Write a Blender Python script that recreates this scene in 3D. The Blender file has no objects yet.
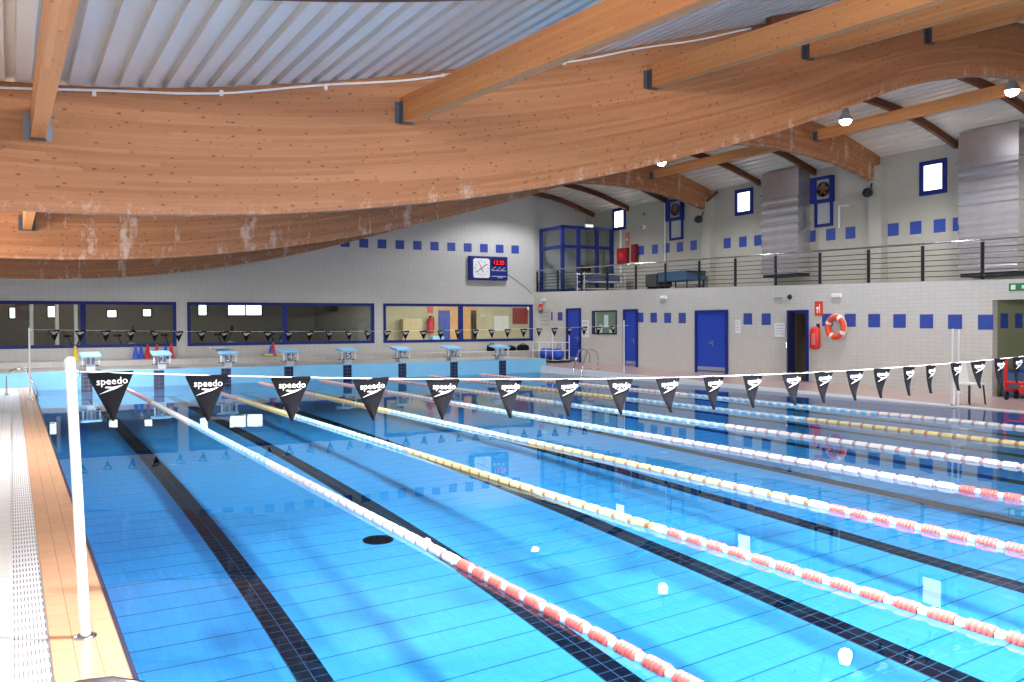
import bpy, bmesh, math, random
import numpy as np
from mathutils import Vector, Matrix
random.seed(7)
scn = bpy.context.scene
COL = scn.collection

# ------------------------------------------------------------------ camera
F_PX, YAW, PIT, ROL = 892.2, math.radians(29.301), math.radians(1.027), math.radians(-.34)
EYE = Vector((-.928, 0, 1.81))
fw = Vector((math.sin(YAW)*math.cos(PIT), math.cos(YAW)*math.cos(PIT), -math.sin(PIT)))
r0 = Vector((math.cos(YAW), -math.sin(YAW), 0)); u0 = r0.cross(fw)
rt = r0*math.cos(ROL)+u0*math.sin(ROL); up = u0*math.cos(ROL)-r0*math.sin(ROL)
cam_d = bpy.data.cameras.new('camera'); cam = bpy.data.objects.new('camera', cam_d); COL.objects.link(cam)
cam_d.sensor_width = 36; cam_d.sensor_fit = 'HORIZONTAL'; cam_d.lens = F_PX/1024*36
cam_d.clip_start = .05; cam_d.clip_end = 300
cam.matrix_world = Matrix(((rt.x, up.x, -fw.x, EYE.x), (rt.y, up.y, -fw.y, EYE.y), (rt.z, up.z, -fw.z, EYE.z), (0, 0, 0, 1)))
scn.camera = cam

def at(x, y, X=None, Y=None, Z=None):
    """a measured photo point carried onto a real wall or floor plane of the hall"""
    d = fw+rt*((x-512)/F_PX)-up*((y-341)/F_PX)
    t = (X-EYE.x)/d.x if X is not None else (Y-EYE.y)/d.y if Y is not None else (Z-EYE.z)/d.z
    return EYE+d*t

# ------------------------------------------------------------------ world, lights, exposure
w = bpy.data.worlds.new('sky'); scn.world = w; w.use_nodes = True
w.node_tree.nodes['Background'].inputs[0].default_value = (.75, .85, 1, 1)
w.node_tree.nodes['Background'].inputs[1].default_value = 1.0
scn.view_settings.view_transform = 'Standard'; scn.view_settings.look = 'None'
scn.view_settings.gamma = 1; scn.view_settings.use_curve_mapping = False
scn.view_settings.exposure = 0.0
scn.cycles.max_bounces = 10; scn.cycles.diffuse_bounces = 5; scn.cycles.transparent_max_bounces = 16
scn.cycles.sample_clamp_indirect = 12

def area(name, loc, direction, sx, sy, power, col=(1, 1, 1)):
    l = bpy.data.lights.new(name, 'AREA'); l.shape = 'RECTANGLE'; l.size = sx; l.size_y = sy; l.energy = power; l.color = col
    o = bpy.data.objects.new(name, l); COL.objects.link(o); o.location = loc
    o.rotation_euler = Vector(direction).to_track_quat('-Z', 'Z').to_euler(); l.cycles.is_caustics_light = True; return o
# daylight through the long window strips of the left wall and of the wall behind the photographer
area('daylight_left', (-4.75, 14.5, 2.15), (1, 0, -.08), 38, 2.5, 8800, (1, .985, .96))
area('daylight_rear', (3.0, -5.25, 4.2), (0, 1, .05), 12, .9, 2600, (1, .985, .96))

# ------------------------------------------------------------------ helpers
def lin(c):
    c = [v/255 for v in c]
    return tuple(v/12.92 if v <= .04045 else ((v+.055)/1.055)**2.4 for v in c)+(1,)

class NT:
    def __init__(s, m): s.t = m.node_tree; s.t.nodes.clear(); s.out = s.n('ShaderNodeOutputMaterial')
    def n(s, ty, **k):
        nd = s.t.nodes.new(ty)
        for a, b in k.items(): setattr(nd, a, b)
        return nd
    def l(s, a, b): s.t.links.new(a, b)
    def math(s, op, a, b=None, c=None):
        nd = s.n('ShaderNodeMath', operation=op)
        for i, v in enumerate((a, b, c)):
            if v is None: continue
            if isinstance(v, (int, float)): nd.inputs[i].default_value = v
            else: s.l(v, nd.inputs[i])
        return nd.outputs[0]
    def mix(s, f, a, b, mode='MIX'):
        nd = s.n('ShaderNodeMix', data_type='RGBA', blend_type=mode)
        for i, v in ((0, f), (6, a), (7, b)):
            if isinstance(v, (int, float)): nd.inputs[i].default_value = v
            elif isinstance(v, tuple): nd.inputs[i].default_value = v
            else: s.l(v, nd.inputs[i])
        return nd.outputs[2]
    def noise(s, vec, scale, detail=3, rough=.55):
        nd = s.n('ShaderNodeTexNoise'); nd.inputs['Scale'].default_value = scale; nd.inputs['Detail'].default_value = detail
        nd.inputs['Roughness'].default_value = rough
        if vec is not None: s.l(vec, nd.inputs['Vector'])
        return nd.outputs[0]
    def ramp(s, f, p0, p1):
        nd = s.n('ShaderNodeMapRange'); nd.inputs[1].default_value = p0; nd.inputs[2].default_value = p1; s.l(f, nd.inputs[0]); return nd.outputs[0]

def newmat(name):
    m = bpy.data.materials.new(name); m.use_nodes = True; return m, NT(m)

def mat(name, col, rough=.5, metal=0., var=.06, scale=6., bump=0., spec=.5):
    """plain coat with a slight procedural unevenness"""
    m, t = newmat(name); c = lin(col)
    p = t.n('ShaderNodeBsdfPrincipled'); p.inputs['Roughness'].default_value = rough; p.inputs['Metallic'].default_value = metal; p.inputs['Specular IOR Level'].default_value = spec
    co = t.n('ShaderNodeTexCoord').outputs['Object']; nz = t.noise(co, scale)
    a = tuple(v*(1-var) for v in c[:3])+(1,); b = tuple(min(1, v*(1+var)) for v in c[:3])+(1,)
    t.l(t.mix(nz, a, b), p.inputs['Base Color'])
    if bump:
        bn = t.n('ShaderNodeBump'); bn.inputs['Strength'].default_value = bump; bn.inputs['Distance'].default_value = .01
        t.l(nz, bn.inputs['Height']); t.l(bn.outputs[0], p.inputs['Normal'])
    t.l(p.outputs[0], t.out.inputs[0]); return m

def emit(name, col, strength):
    m, t = newmat(name); e = t.n('ShaderNodeEmission'); e.inputs[0].default_value = lin(col); e.inputs[1].default_value = strength
    t.l(e.outputs[0], t.out.inputs[0]); return m

def tile(name, col, grout, su, sv, axes, wid=.03, rough=.25, var=.05, spec=.5, gstr=1.0, coarse=None):
    """glazed tiles laid in a grid; axes picks the two world axes of the surface"""
    m, t = newmat(name); c = lin(col)
    p = t.n('ShaderNodeBsdfPrincipled'); p.inputs['Roughness'].default_value = rough; p.inputs['Specular IOR Level'].default_value = spec
    co = t.n('ShaderNodeTexCoord').outputs['Object']; sp = t.n('ShaderNodeSeparateXYZ'); t.l(co, sp.inputs[0])
    u = t.math('DIVIDE', sp.outputs['XYZ'.index(axes[0].upper())], su); v = t.math('DIVIDE', sp.outputs['XYZ'.index(axes[1].upper())], sv)
    gu = t.math('LESS_THAN', t.math('FRACT', u), wid*min(su, sv)/su); gv = t.math('LESS_THAN', t.math('FRACT', v), wid*min(su, sv)/sv)
    g = t.math('MAXIMUM', gu, gv)
    cb = t.n('ShaderNodeCombineXYZ'); t.l(t.math('FLOOR', u), cb.inputs[0]); t.l(t.math('FLOOR', v), cb.inputs[1])
    wn = t.n('ShaderNodeTexWhiteNoise', noise_dimensions='3D'); t.l(cb.outputs[0], wn.inputs['Vector'])
    big = t.noise(co, .35, 2)
    k = t.math('ADD', t.math('MULTIPLY', wn.outputs['Value'], .6), t.math('MULTIPLY', big, .5))
    a = tuple(x*(1-var) for x in c[:3])+(1,); b = tuple(min(1, x*(1+var)) for x in c[:3])+(1,)
    base = t.mix(k, a, b)
    base = t.mix(t.math('MULTIPLY', g, gstr), base, lin(grout))
    if coarse:
        axis, step, wd, cc = coarse
        cl = t.math('LESS_THAN', t.math('FRACT', t.math('DIVIDE', sp.outputs['XYZ'.index(axis.upper())], step)), wd/step)
        base = t.mix(cl, base, lin(cc))
    t.l(base, p.inputs['Base Color']); t.l(p.outputs[0], t.out.inputs[0]); return m

def glulam(name, c1, c2, stain=0., knots=1., uv=True, streak=0.):
    """laminated spruce: long boards of slightly different tint, knots, pale salt stains"""
    m, t = newmat(name)
    p = t.n('ShaderNodeBsdfPrincipled'); p.inputs['Roughness'].default_value = .55; p.inputs['Specular IOR Level'].default_value = .3
    tc = t.n('ShaderNodeTexCoord'); co = tc.outputs['UV'] if uv else tc.outputs['Object']
    sp = t.n('ShaderNodeSeparateXYZ'); t.l(co, sp.inputs[0])
    U, V = sp.outputs[0], sp.outputs[1]
    lam = t.math('FLOOR', t.math('DIVIDE', V, .045))
    ub = t.math('FLOOR', t.math('ADD', t.math('DIVIDE', U, 3.1), t.math('MULTIPLY', lam, .37)))
    cb = t.n('ShaderNodeCombineXYZ'); t.l(lam, cb.inputs[0]); t.l(ub, cb.inputs[1])
    wn = t.n('ShaderNodeTexWhiteNoise', noise_dimensions='3D'); t.l(cb.outputs[0], wn.inputs['Vector'])
    mp = t.n('ShaderNodeMapping'); mp.inputs['Scale'].default_value = (1.1, 30, 1); t.l(co, mp.inputs[0])
    gr = t.noise(mp.outputs[0], 1.6, 4, .65)
    k = t.math('ADD', t.math('MULTIPLY', wn.outputs['Value'], .45), t.math('MULTIPLY', gr, .55))
    base = t.mix(k, lin(c1), lin(c2))
    seam = t.math('LESS_THAN', t.math('FRACT', t.math('DIVIDE', V, .045)), .06)
    base = t.mix(t.math('MULTIPLY', seam, .22), base, lin((96, 56, 34)))
    # knots
    mk = t.n('ShaderNodeMapping'); mk.inputs['Scale'].default_value = (3.2, 7.0, 1); t.l(co, mk.inputs[0])
    vo = t.n('ShaderNodeTexVoronoi', voronoi_dimensions='2D'); vo.inputs['Scale'].default_value = 2.0; t.l(mk.outputs[0], vo.inputs['Vector'])
    wn2 = t.n('ShaderNodeTexWhiteNoise', noise_dimensions='3D'); t.l(vo.outputs['Color'], wn2.inputs['Vector'])
    size = t.math('MULTIPLY', t.math('POWER', wn2.outputs['Value'], 2.3), .19)
    kn = t.math('LESS_THAN', t.math('ADD', vo.outputs['Distance'], t.math('MULTIPLY', gr, .03)), size)
    base = t.mix(t.math('MULTIPLY', kn, .62*knots), base, lin((70, 36, 22)))
    fl = t.n('ShaderNodeMapping'); fl.inputs['Scale'].default_value = (5, 22, 1); t.l(co, fl.inputs[0])
    base = t.mix(t.math('MULTIPLY', t.ramp(t.noise(fl.outputs[0], 2.2, 4, .7), .6, .74), .45*knots), base, lin((86, 46, 28)))
    if stain:
        ms = t.n('ShaderNodeMapping'); ms.inputs['Scale'].default_value = (2.6, 1.3, 1); t.l(co, ms.inputs[0])
        s1 = t.noise(ms.outputs[0], 1.3, 5, .7); s2 = t.noise(co, 13, 5, .75)
        low = t.ramp(V, .5, .0)
        f = t.math('MULTIPLY', t.ramp(t.math('MULTIPLY', t.math('ADD', s1, t.math('MULTIPLY', s2, .55)), t.math('ADD', .62, t.math('MULTIPLY', low, .34))), .74, .9), stain)
        base = t.mix(f, base, lin((226, 212, 202)))
    if streak:
        mv = t.n('ShaderNodeMapping'); mv.inputs['Scale'].default_value = (2.4, .55, 1); t.l(co, mv.inputs[0])
        q = t.math('ADD', t.math('MULTIPLY', t.noise(mv.outputs[0], 1.5, 3, .6), .7), t.math('MULTIPLY', t.noise(co, 9, 5, .75), .3))
        base = t.mix(t.math('MULTIPLY', t.ramp(q, .545, .64), streak), base, lin((208, 192, 180)))
        base = t.mix(t.math('MULTIPLY', t.ramp(t.math('ABSOLUTE', t.math('SUBTRACT', q, .54)), .016, .0), streak*.5), base, lin((110, 62, 42)))
    t.l(base, p.inputs['Base Color']); t.l(p.outputs[0], t.out.inputs[0]); return m

class MB:
    """gathers shapes into one mesh"""
    def __init__(s): s.v = []; s.f = []; s.m = []; s.sm = []; s.uv = None
    def add(s, vs, fs, mi=0, smooth=False):
        o = len(s.v); s.v += [tuple(v) for v in vs]
        for f in fs: s.f.append(tuple(i+o for i in f)); s.m.append(mi); s.sm.append(smooth)
        return s
    def box(s, a, b, mi=0, M=None):
        (x0, y0, z0), (x1, y1, z1) = a, b
        vs = [Vector(p) for p in ((x0, y0, z0), (x1, y0, z0), (x1, y1, z0), (x0, y1, z0), (x0, y0, z1), (x1, y0, z1), (x1, y1, z1), (x0, y1, z1))]
        if M is not None: vs = [M @ v for v in vs]
        return s.add(vs, [(0, 3, 2, 1), (4, 5, 6, 7), (0, 1, 5, 4), (1, 2, 6, 5), (2, 3, 7, 6), (3, 0, 4, 7)], mi)
    def bev(s, a, b, r=.01, mi=0, M=None):
        """box with its upright corners and its rims rounded off"""
        bm = bmesh.new(); bmesh.ops.create_cube(bm, size=1)
        for v in bm.verts:
            v.co = Vector([(a[i]+b[i])/2+v.co[i]*(b[i]-a[i]) for i in range(3)])
        bmesh.ops.bevel(bm, geom=bm.edges[:], offset=r, segments=2, affect='EDGES', profile=.5)
        bm.verts.index_update(); vs = [v.co.copy() for v in bm.verts]
        if M is not None: vs = [M @ v for v in vs]
        s.add(vs, [[v.index for v in f.verts] for f in bm.faces], mi); bm.free(); return s
    def tube(s, pts, r, n=8, mi=0, caps=True):
        pts = [Vector(p) for p in pts]; k = len(pts); rings = []; prev = None
        rr = r if isinstance(r, (list, tuple)) else [r]*k
        for i, p in enumerate(pts):
            d = (pts[min(i+1, k-1)]-pts[max(i-1, 0)]).normalized()
            if prev is None: a = d.orthogonal().normalized()
            else: a = (prev-d*prev.dot(d)).normalized()
            prev = a; b = d.cross(a)
            rings += [p+(a*math.cos(2*math.pi*j/n)+b*math.sin(2*math.pi*j/n))*rr[i] for j in range(n)]
        fs = [(i*n+j, i*n+(j+1) % n, (i+1)*n+(j+1) % n, (i+1)*n+j) for i in range(k-1) for j in range(n)]
        s.add(rings, fs, mi, True)
        if caps: s.add(rings[:n], [tuple(range(n))[::-1]], mi); s.add(rings[-n:], [tuple(range(n))], mi)
        return s
    def lathe(s, prof, n=16, mi=0, M=None, smooth=True):
        """prof: (radius, height) pairs about local z"""
        vs = [Vector((r*math.cos(2*math.pi*j/n), r*math.sin(2*math.pi*j/n), z)) for r, z in prof for j in range(n)]
        if M is not None: vs = [M @ v for v in vs]
        fs = [(i*n+j, i*n+(j+1) % n, (i+1)*n+(j+1) % n, (i+1)*n+j) for i in range(len(prof)-1) for j in range(n)]
        return s.add(vs, fs, mi, smooth)
    def torus(s, R, r, M, n=32, k=12, mi=0, band=None):
        vs = []; 
        for i in range(n):
            a = 2*math.pi*i/n
            for j in range(k):
                b = 2*math.pi*j/k; q = R+r*math.cos(b)
                vs.append(M @ Vector((q*math.cos(a), q*math.sin(a), r*math.sin(b))))
        for i in range(n):
            s.add([vs[((i+d) % n)*k+j] for d in (0, 1) for j in range(k)], [(j, k+j, k+(j+1) % k, (j+1) % k) for j in range(k)], band(i) if band else mi, True)
        return s
    def poly(s, pts, M, th, mi=0):
        """flat outline (u, v) given a thickness th along local z"""
        n = len(pts); vs = [M @ Vector((u, v, 0)) for u, v in pts]+[M @ Vector((u, v, th)) for u, v in pts]
        return s.add(vs, [tuple(range(n))[::-1], tuple(range(n, 2*n))]+[(i, (i+1) % n, n+(i+1) % n, n+i) for i in range(n)], mi)
    def text(s, body, size, M, th=.002, mi=0, center=True, sx=1., shear=0., bold=.0):
        c = bpy.data.curves.new('lettering', 'FONT'); c.body = body; c.size = size; c.extrude = th/2; c.resolution_u = 2; c.shear = shear; c.offset = size*bold
        if center: c.align_x = 'CENTER'; c.align_y = 'CENTER'
        o = bpy.data.objects.new('lettering', c); COL.objects.link(o)
        me = bpy.data.meshes.new_from_object(o.evaluated_get(bpy.context.evaluated_depsgraph_get()))
        bpy.data.objects.remove(o); bpy.data.curves.remove(c)
        s.add([M @ Vector((v.co.x*sx, v.co.y, v.co.z)) for v in me.vertices], [tuple(p.vertices) for p in me.polygons], mi)
        bpy.data.meshes.remove(me); return s
    def mesh(s, name, mats):
        me = bpy.data.meshes.new(name); me.from_pydata(s.v, [], s.f)
        for m in (mats if isinstance(mats, (list, tuple)) else [mats]): me.materials.append(m)
        me.polygons.foreach_set('material_index', s.m); me.polygons.foreach_set('use_smooth', s.sm)
        if s.uv:
            l = me.uv_layers.new(name='UVMap')
            for lp in me.loops: l.data[lp.index].uv = s.uv[lp.vertex_index]
        me.update(); return me
    def build(s, name, mats, parent=None):
        o = bpy.data.objects.new(name, s.mesh(name, mats)); COL.objects.link(o)
        if parent is not None: o.parent = parent
        return o

def tag(o, label=None, cat=None, group=None, kind=None):
    for k, v in (('label', label), ('category', cat), ('group', group), ('kind', kind)):
        if v: o[k] = v
    return o
def thing(name, loc, label, cat, group=None, rz=0.):
    o = bpy.data.objects.new(name, None); COL.objects.link(o); o.location = loc; o.rotation_euler.z = rz; o.empty_display_size = .1
    return tag(o, label, cat, group)
def copy_tree(o, parent=None):
    c = o.copy(); COL.objects.link(c)
    if parent is not None: c.parent = parent
    for ch in list(o.children): copy_tree(ch, c)
    return c
def struct(o): o['kind'] = 'structure'; return o
def T(x, y, z): return Matrix.Translation((x, y, z))
def R(a, ax): return Matrix.Rotation(a, 4, ax)
ON_Y = lambda x, y, z: T(x, y, z) @ R(math.pi/2, 'X')                          # faces -Y: local x to the right, local y up
ON_X = lambda x, y, z: T(x, y, z) @ R(-math.pi/2, 'Z') @ R(math.pi/2, 'X')     # faces -X

# ------------------------------------------------------------------ measures (metres)
XL, XR, XW, XU = -.435, 16.65, 19.4, 22.4        # pool edges, lower right wall, upper right wall
YN, YP, YW = 1.2, 29.115, 34.2                   # near and far pool ends, far wall
XLW, YRW = -4.5, -5.0                            # left wall, wall behind the photographer
ZD, ZE = .10, .52                                # left deck, raised far end deck
TX = [-6, -1, 0, 1, 2.2, 3.5, 5, 6.6, 8.3, 10.7, 13, 14.5, 15.7, 17, 19, 20.8, 22.4]
TZ = [4.45, 4.4, 4.46, 4.58, 4.78, 5.05, 5.4, 5.78, 6.27, 6.95, 7.55, 7.82, 7.9, 7.87, 7.74, 7.42, 6.9]
BX = [-6, -1, 0, 1, 2.2, 3.5, 5, 6.6, 8.5, 10.7, 12, 13.3, 14.7, 16.3, 17.1, 18.9, 20.6, 22.4]
BZ = [3.12, 3.07, 3.07, 3.11, 3.2, 3.37, 3.62, 3.97, 4.48, 5.15, 5.62, 6.09, 6.46, 6.72, 6.77, 6.72, 6.52, 6.08]
def smooth_curve(xs, zs):
    xs, zs = np.array(xs, float), np.array(zs, float); d = np.gradient(zs, xs)
    def f(x):
        i = int(np.clip(np.searchsorted(xs, x)-1, 0, len(xs)-2)); h = xs[i+1]-xs[i]; t = (x-xs[i])/h
        return float((2*t**3-3*t*t+1)*zs[i]+(t**3-2*t*t+t)*h*d[i]+(-2*t**3+3*t*t)*zs[i+1]+(t**3-t*t)*h*d[i+1])
    return f
ztop, zbot = smooth_curve(TX, TZ), smooth_curve(BX, BZ)
zdk = lambda y: max(.02, .022+.0121*(y-11.6))    # right deck
zbal = lambda y: 2.55+.0207*y                    # gallery floor

# ------------------------------------------------------------------ materials
M_wall = tile('pale_wall_tile', (196, 196, 192), (168, 168, 165), .2, .1, 'xz', .06, .28, .035)
M_wallr = tile('pale_right_wall_tile', (200, 198, 190), (176, 174, 168), .2, .1, 'yz', .06, .3, .04)
M_wallu = tile('beige_upper_wall_tile', (172, 170, 158), (166, 164, 152), .2, .1, 'yz', .06, .3, .04)
M_accent = mat('blue_accent_tile', (54, 76, 158), .3, var=.12, scale=14)
M_blue = mat('blue_painted_frame', (24, 40, 120), .5, spec=.3)
M_door = mat('blue_door_paint', (26, 66, 178), .4, var=.04)
M_dkblue = mat('dark_blue_paint', (16, 24, 70), .5)  # plain dark blue for the open door leaf and hatch frame
M_white = mat('white_enamel', (232, 232, 230), .35, var=.02)
M_whitep = mat('white_plastic', (238, 238, 238), .4, var=.02)
M_grey = mat('grey_enamel', (150, 152, 156), .45)
M_dark = mat('dark_steel', (34, 36, 42), .4, .3)
M_black = mat('black_fabric', (20, 20, 24), .85, var=.15, spec=.12)
M_chrome = mat('polished_steel', (205, 205, 208), .14, 1., var=.03)
M_galv = mat('galvanised_duct', (196, 194, 196), .26, .72, var=.14, scale=3.)
M_deckm = mat('white_profiled_sheet', (226, 216, 202), .45, .1, var=.03)
M_beam = glulam('glulam_beam', (142, 88, 54), (186, 130, 88), .42)
M_beam2 = glulam('salt_streaked_glulam', (142, 88, 54), (186, 130, 90), .5, streak=.6)
M_purlin = glulam('glulam_purlin', (196, 122, 66), (226, 158, 98), 0., .7)
M_joist = glulam('dark_joist', (92, 54, 36), (120, 74, 50), 0., .5)
M_dtile = tile('orange_coping_tile', (226, 176, 138), (176, 128, 98), .11, .22, 'xy', .035, .22, .06)
M_wtile = tile('white_deck_tile', (246, 244, 240), (205, 200, 195), .22, .22, 'xy', .03, .25, .03)
M_rdeck = tile('red_brown_deck_tile', (178, 152, 146), (150, 126, 122), .24, .24, 'xy', .05, .3, .06)
M_gdeck = tile('grey_end_deck_tile', (180, 176, 170), (160, 156, 150), .24, .24, 'xy', .05, .35, .05)
M_grat = mat('white_plastic_grating', (240, 240, 242), .4, var=.02)
M_slot = mat('grating_slot', (130, 126, 132), .7)
M_pool = tile('blue_pool_tile', (102, 186, 234), (56, 128, 170), .125, .125, 'xy', .05, .3, .05, gstr=.3, coarse=('y', .375, .014, (34, 100, 120)))
M_poolw = tile('blue_pool_wall_tile', (100, 178, 234), (80, 160, 200), .125, .125, 'xz', .05, .3, .04, gstr=.4)
M_poolwy = tile('blue_pool_side_tile', (90, 168, 230), (76, 150, 196), .125, .125, 'yz', .05, .3, .04, gstr=.4)
M_band = tile('light_blue_end_tile', (132, 200, 236), (120, 186, 224), .24, .12, 'xz', .05, .25, .03)
M_line = tile('black_line_tile', (16, 20, 40), (86, 110, 130), .125, .125, 'xy', .06, .25, .2)
M_linew = tile('navy_line_tile', (30, 38, 74), (90, 104, 134), .15, .12, 'xz', .06, .25, .1)
M_edge = mat('dark_waterline_tile', (52, 58, 84), .25, var=.15, scale=9)
M_red = mat('red_plastic', (206, 44, 40), .4)
M_orange = mat('orange_red_plastic', (224, 74, 38), .45)
M_yellow = mat('yellow_plastic', (236, 206, 60), .4)
M_ltblue = mat('light_blue_plastic', (150, 204, 236), .4)
M_bluepl = mat('blue_plastic', (36, 84, 200), .35)
M_flred = mat('lane_float_red', (222, 96, 88), .35, var=.1); M_flwhite = mat('lane_float_white', (240, 238, 232), .35, var=.03)
M_flpink = mat('lane_float_faded_pink', (226, 176, 170), .4); M_flyel = mat('lane_float_cream_yellow', (238, 224, 160), .35, var=.06)
M_flor = mat('lane_float_amber', (212, 140, 96), .4); M_flblue = mat('lane_float_light_blue', (150, 206, 238), .35)
M_flgap = mat('lane_float_dusky_gap', (222, 172, 164), .45); M_cord = mat('white_cord', (236, 236, 232), .6)
M_pane = emit('daylit_and_reflection_pane', (255, 255, 252), 3.2)  # shared by the high windows and the panels imitating reflections
M_led = emit('red_led', (255, 40, 50), 2.2)
M_lampe = emit('floodlight_glow', (250, 248, 255), 40)
M_paper = mat('white_paper', (228, 230, 232), .6)
M_warm = mat('warm_orange_wall', (222, 170, 112), .6)
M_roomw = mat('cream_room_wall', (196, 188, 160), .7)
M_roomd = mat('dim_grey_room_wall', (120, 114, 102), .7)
M_green = mat('green_corridor_wall', (136, 142, 108), .6)

def mirror_film(name, ior, tint, rough=.0, wave=0., refract=False):
    m, t = newmat(name)
    g = t.n('ShaderNodeBsdfGlossy'); g.inputs['Roughness'].default_value = rough
    if refract:
        tr = t.n('ShaderNodeBsdfRefraction'); tr.inputs['IOR'].default_value = ior; tr.inputs['Roughness'].default_value = 0
    else: tr = t.n('ShaderNodeBsdfTransparent')
    tr.inputs[0].default_value = tint
    fr = t.n('ShaderNodeFresnel'); fr.inputs[0].default_value = ior; mx = t.n('ShaderNodeMixShader')
    if wave:
        co = t.n('ShaderNodeTexCoord').outputs['Object']; mp = t.n('ShaderNodeMapping'); mp.inputs['Scale'].default_value = (1, .8, 1); t.l(co, mp.inputs[0])
        b = t.n('ShaderNodeBump'); b.inputs['Strength'].default_value = 1; b.inputs['Distance'].default_value = wave
        t.l(t.noise(mp.outputs[0], 1.7, 2, .4), b.inputs['Height'])
        for nd in (g, fr): t.l(b.outputs[0], nd.inputs['Normal'])
    if refract: fac = fr.outputs[0]
    else:                                             # thin pane: the same reflection from either face
        lw = t.n('ShaderNodeLayerWeight'); lw.inputs[0].default_value = .5
        fac = t.math('ADD', t.math('MULTIPLY', t.math('POWER', lw.outputs['Facing'], 5), .8), .045)
    t.l(fac, mx.inputs[0]); t.l(tr.outputs[0], mx.inputs[1]); t.l(g.outputs[0], mx.inputs[2]); t.l(mx.outputs[0], t.out.inputs[0]); return m
M_water = mirror_film('pool_water', 1.333, (.62, .9, 1, 1), 0, .0012, refract=True)
M_glass = mirror_film('window_glass', 1.5, (.86, .9, .9, 1))

# ------------------------------------------------------------------ setting: pool, decks
POOL_Z = -2.15
b = MB()
b.box((XL-.3, YN-.3, POOL_Z-.2), (XR+.3, YP+.3, POOL_Z), 0)
b.box((XL-.2, YN, POOL_Z), (XL, YP, .02), 2); b.box((XR, YN, POOL_Z), (XR+.2, YP, .0), 2)
b.box((XL-.2, YN-.2, POOL_Z), (XR+.2, YN, ZD-.02), 1); b.box((XL-.2, YP, POOL_Z), (XR+.2, YP+.2, -.02), 1)
for i in range(8):                                # lane lines with their cross bars, and the targets on the end wall
    x = 2*i+1
    b.box((x-.125, YN+1.9, POOL_Z), (x+.125, YP-1.9, POOL_Z+.004), 3)
    b.box((x-.5, YP-2.15, POOL_Z), (x+.5, YP-1.9, POOL_Z+.004), 3)
    b.box((x-.15, YP-.006, -1.3), (x+.15, YP, -.02), 4)
pool = struct(b.build('floor_pool', [M_pool, M_poolw, M_poolwy, M_line, M_linew]))
wt = MB(); wt.add([(XL, YN, 0), (XR, YN, 0), (XR, YP, 0), (XL, YP, 0)], [(0, 1, 2, 3)], 0, True)
water = struct(wt.build('pool_water', M_water)); water.cycles.is_caustics_caster = True; pool.cycles.is_caustics_receiver = True

b = MB()   # left deck: white tiles, grated overflow channel, orange coping with a dark waterline band
b.box((XLW, YRW, -.3), (-.957, YW, ZD), 0)
b.box((-.768, YRW, -.3), (XL, YP, ZD), 1)
b.box((XL, YN, -.2), (XL+.035, YP, ZD-.03), 2)
struct(b.build('floor_left', [M_wtile, M_dtile, M_edge]))
g = MB(); g.box((-.957, YRW, -.1), (-.768, YP, ZD-.012), 0)
y = 2.2
while y < 26:
    for k in range(9):
        x = -.94+k*.0195
        g.box((x, y, ZD-.0125), (x+.007, y+.085, ZD-.0105), 1)
    y += .155
tag(g.build('overflow_grating', [M_grat, M_slot]), 'white slotted plastic grating beside the orange pool edge tiles', 'grating')
b = MB(); b.box((XLW, YRW, -.3), (XR+.3, YN, ZD), 0); struct(b.build('floor_near', [M_rdeck]))
b = MB()   # right deck
ys = [YRW, 0, 11.6, YW]
for a, c in zip(ys[:-1], ys[1:]):
    z0, z1 = zdk(a), zdk(c)
    for x0, x1, mi, dz in ((XR, XR+.12, 1, .004), (XR+.12, XW+.1, 0, 0)):
        b.add([(x0, a, -.3), (x1, a, -.3), (x1, c, -.3), (x0, c, -.3), (x0, a, z0+dz), (x1, a, z0+dz), (x1, c, z1+dz), (x0, c, z1+dz)],
              [(4, 5, 6, 7), (0, 1, 5, 4), (2, 3, 7, 6), (3, 0, 4, 7), (1, 2, 6, 5)], mi)
struct(b.build('floor_right', [M_rdeck, M_white]))
b = MB()   # raised deck behind the starting blocks
b.box((XLW, YP, -.02), (XR+.25, YP+.12, ZE), 1)
b.box((XLW, YP+.12, -.02), (XR+.25, 32.5, ZE), 0); b.box((XLW, 32.5, -.02), (XW, YW, .70), 0)
for i in range(8):
    x = 2*i+1
    b.box((x-.15, YP-.004, -.02), (x+.15, YP+.05, ZE-.03), 2)
struct(b.build('floor_end', [M_gdeck, M_band, M_linew]))

# ------------------------------------------------------------------ setting: walls
def wall_y(y0, y1, x0, x1, z0, z1, holes, b, mi=0):
    """wall in the xz plane with rectangular holes (xa, xb, za, zb)"""
    cuts = sorted({x0, x1, *[h[0] for h in holes], *[h[1] for h in holes]})
    for a, c in zip(cuts[:-1], cuts[1:]):
        h = [q for q in holes if q[0] <= a+1e-6 and q[1] >= c-1e-6]
        if not h: b.box((a, y0, z0), (c, y1, z1), mi)
        else:
            if h[0][2] > z0: b.box((a, y0, z0), (c, y1, h[0][2]), mi)
            if h[0][3] < z1: b.box((a, y0, h[0][3]), (c, y1, z1), mi)
FW = [(-3.6, 4.30), (4.68, 11.88), (12.27, 19.33)]            # the three long windows
WZ0, WZ1 = 1.11, 2.72
b = MB(); wall_y(YW, YW+.25, XLW-.3, XW, .0, 8.2, [(a, c, WZ0, WZ1) for a, c in FW], b)
for k in range(-8, 11):
    x = 18.45-(10-k)*.776
    if x > XLW+.3: b.box((x-.19, YW-.004, 4.95), (x+.19, YW+.01, 5.31), 1)
b.box((XW, YW+.35, 2.5), (XU+.3, YW+.6, 8.2), 0)
struct(b.build('wall_far', [M_wall, M_accent]))
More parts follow.
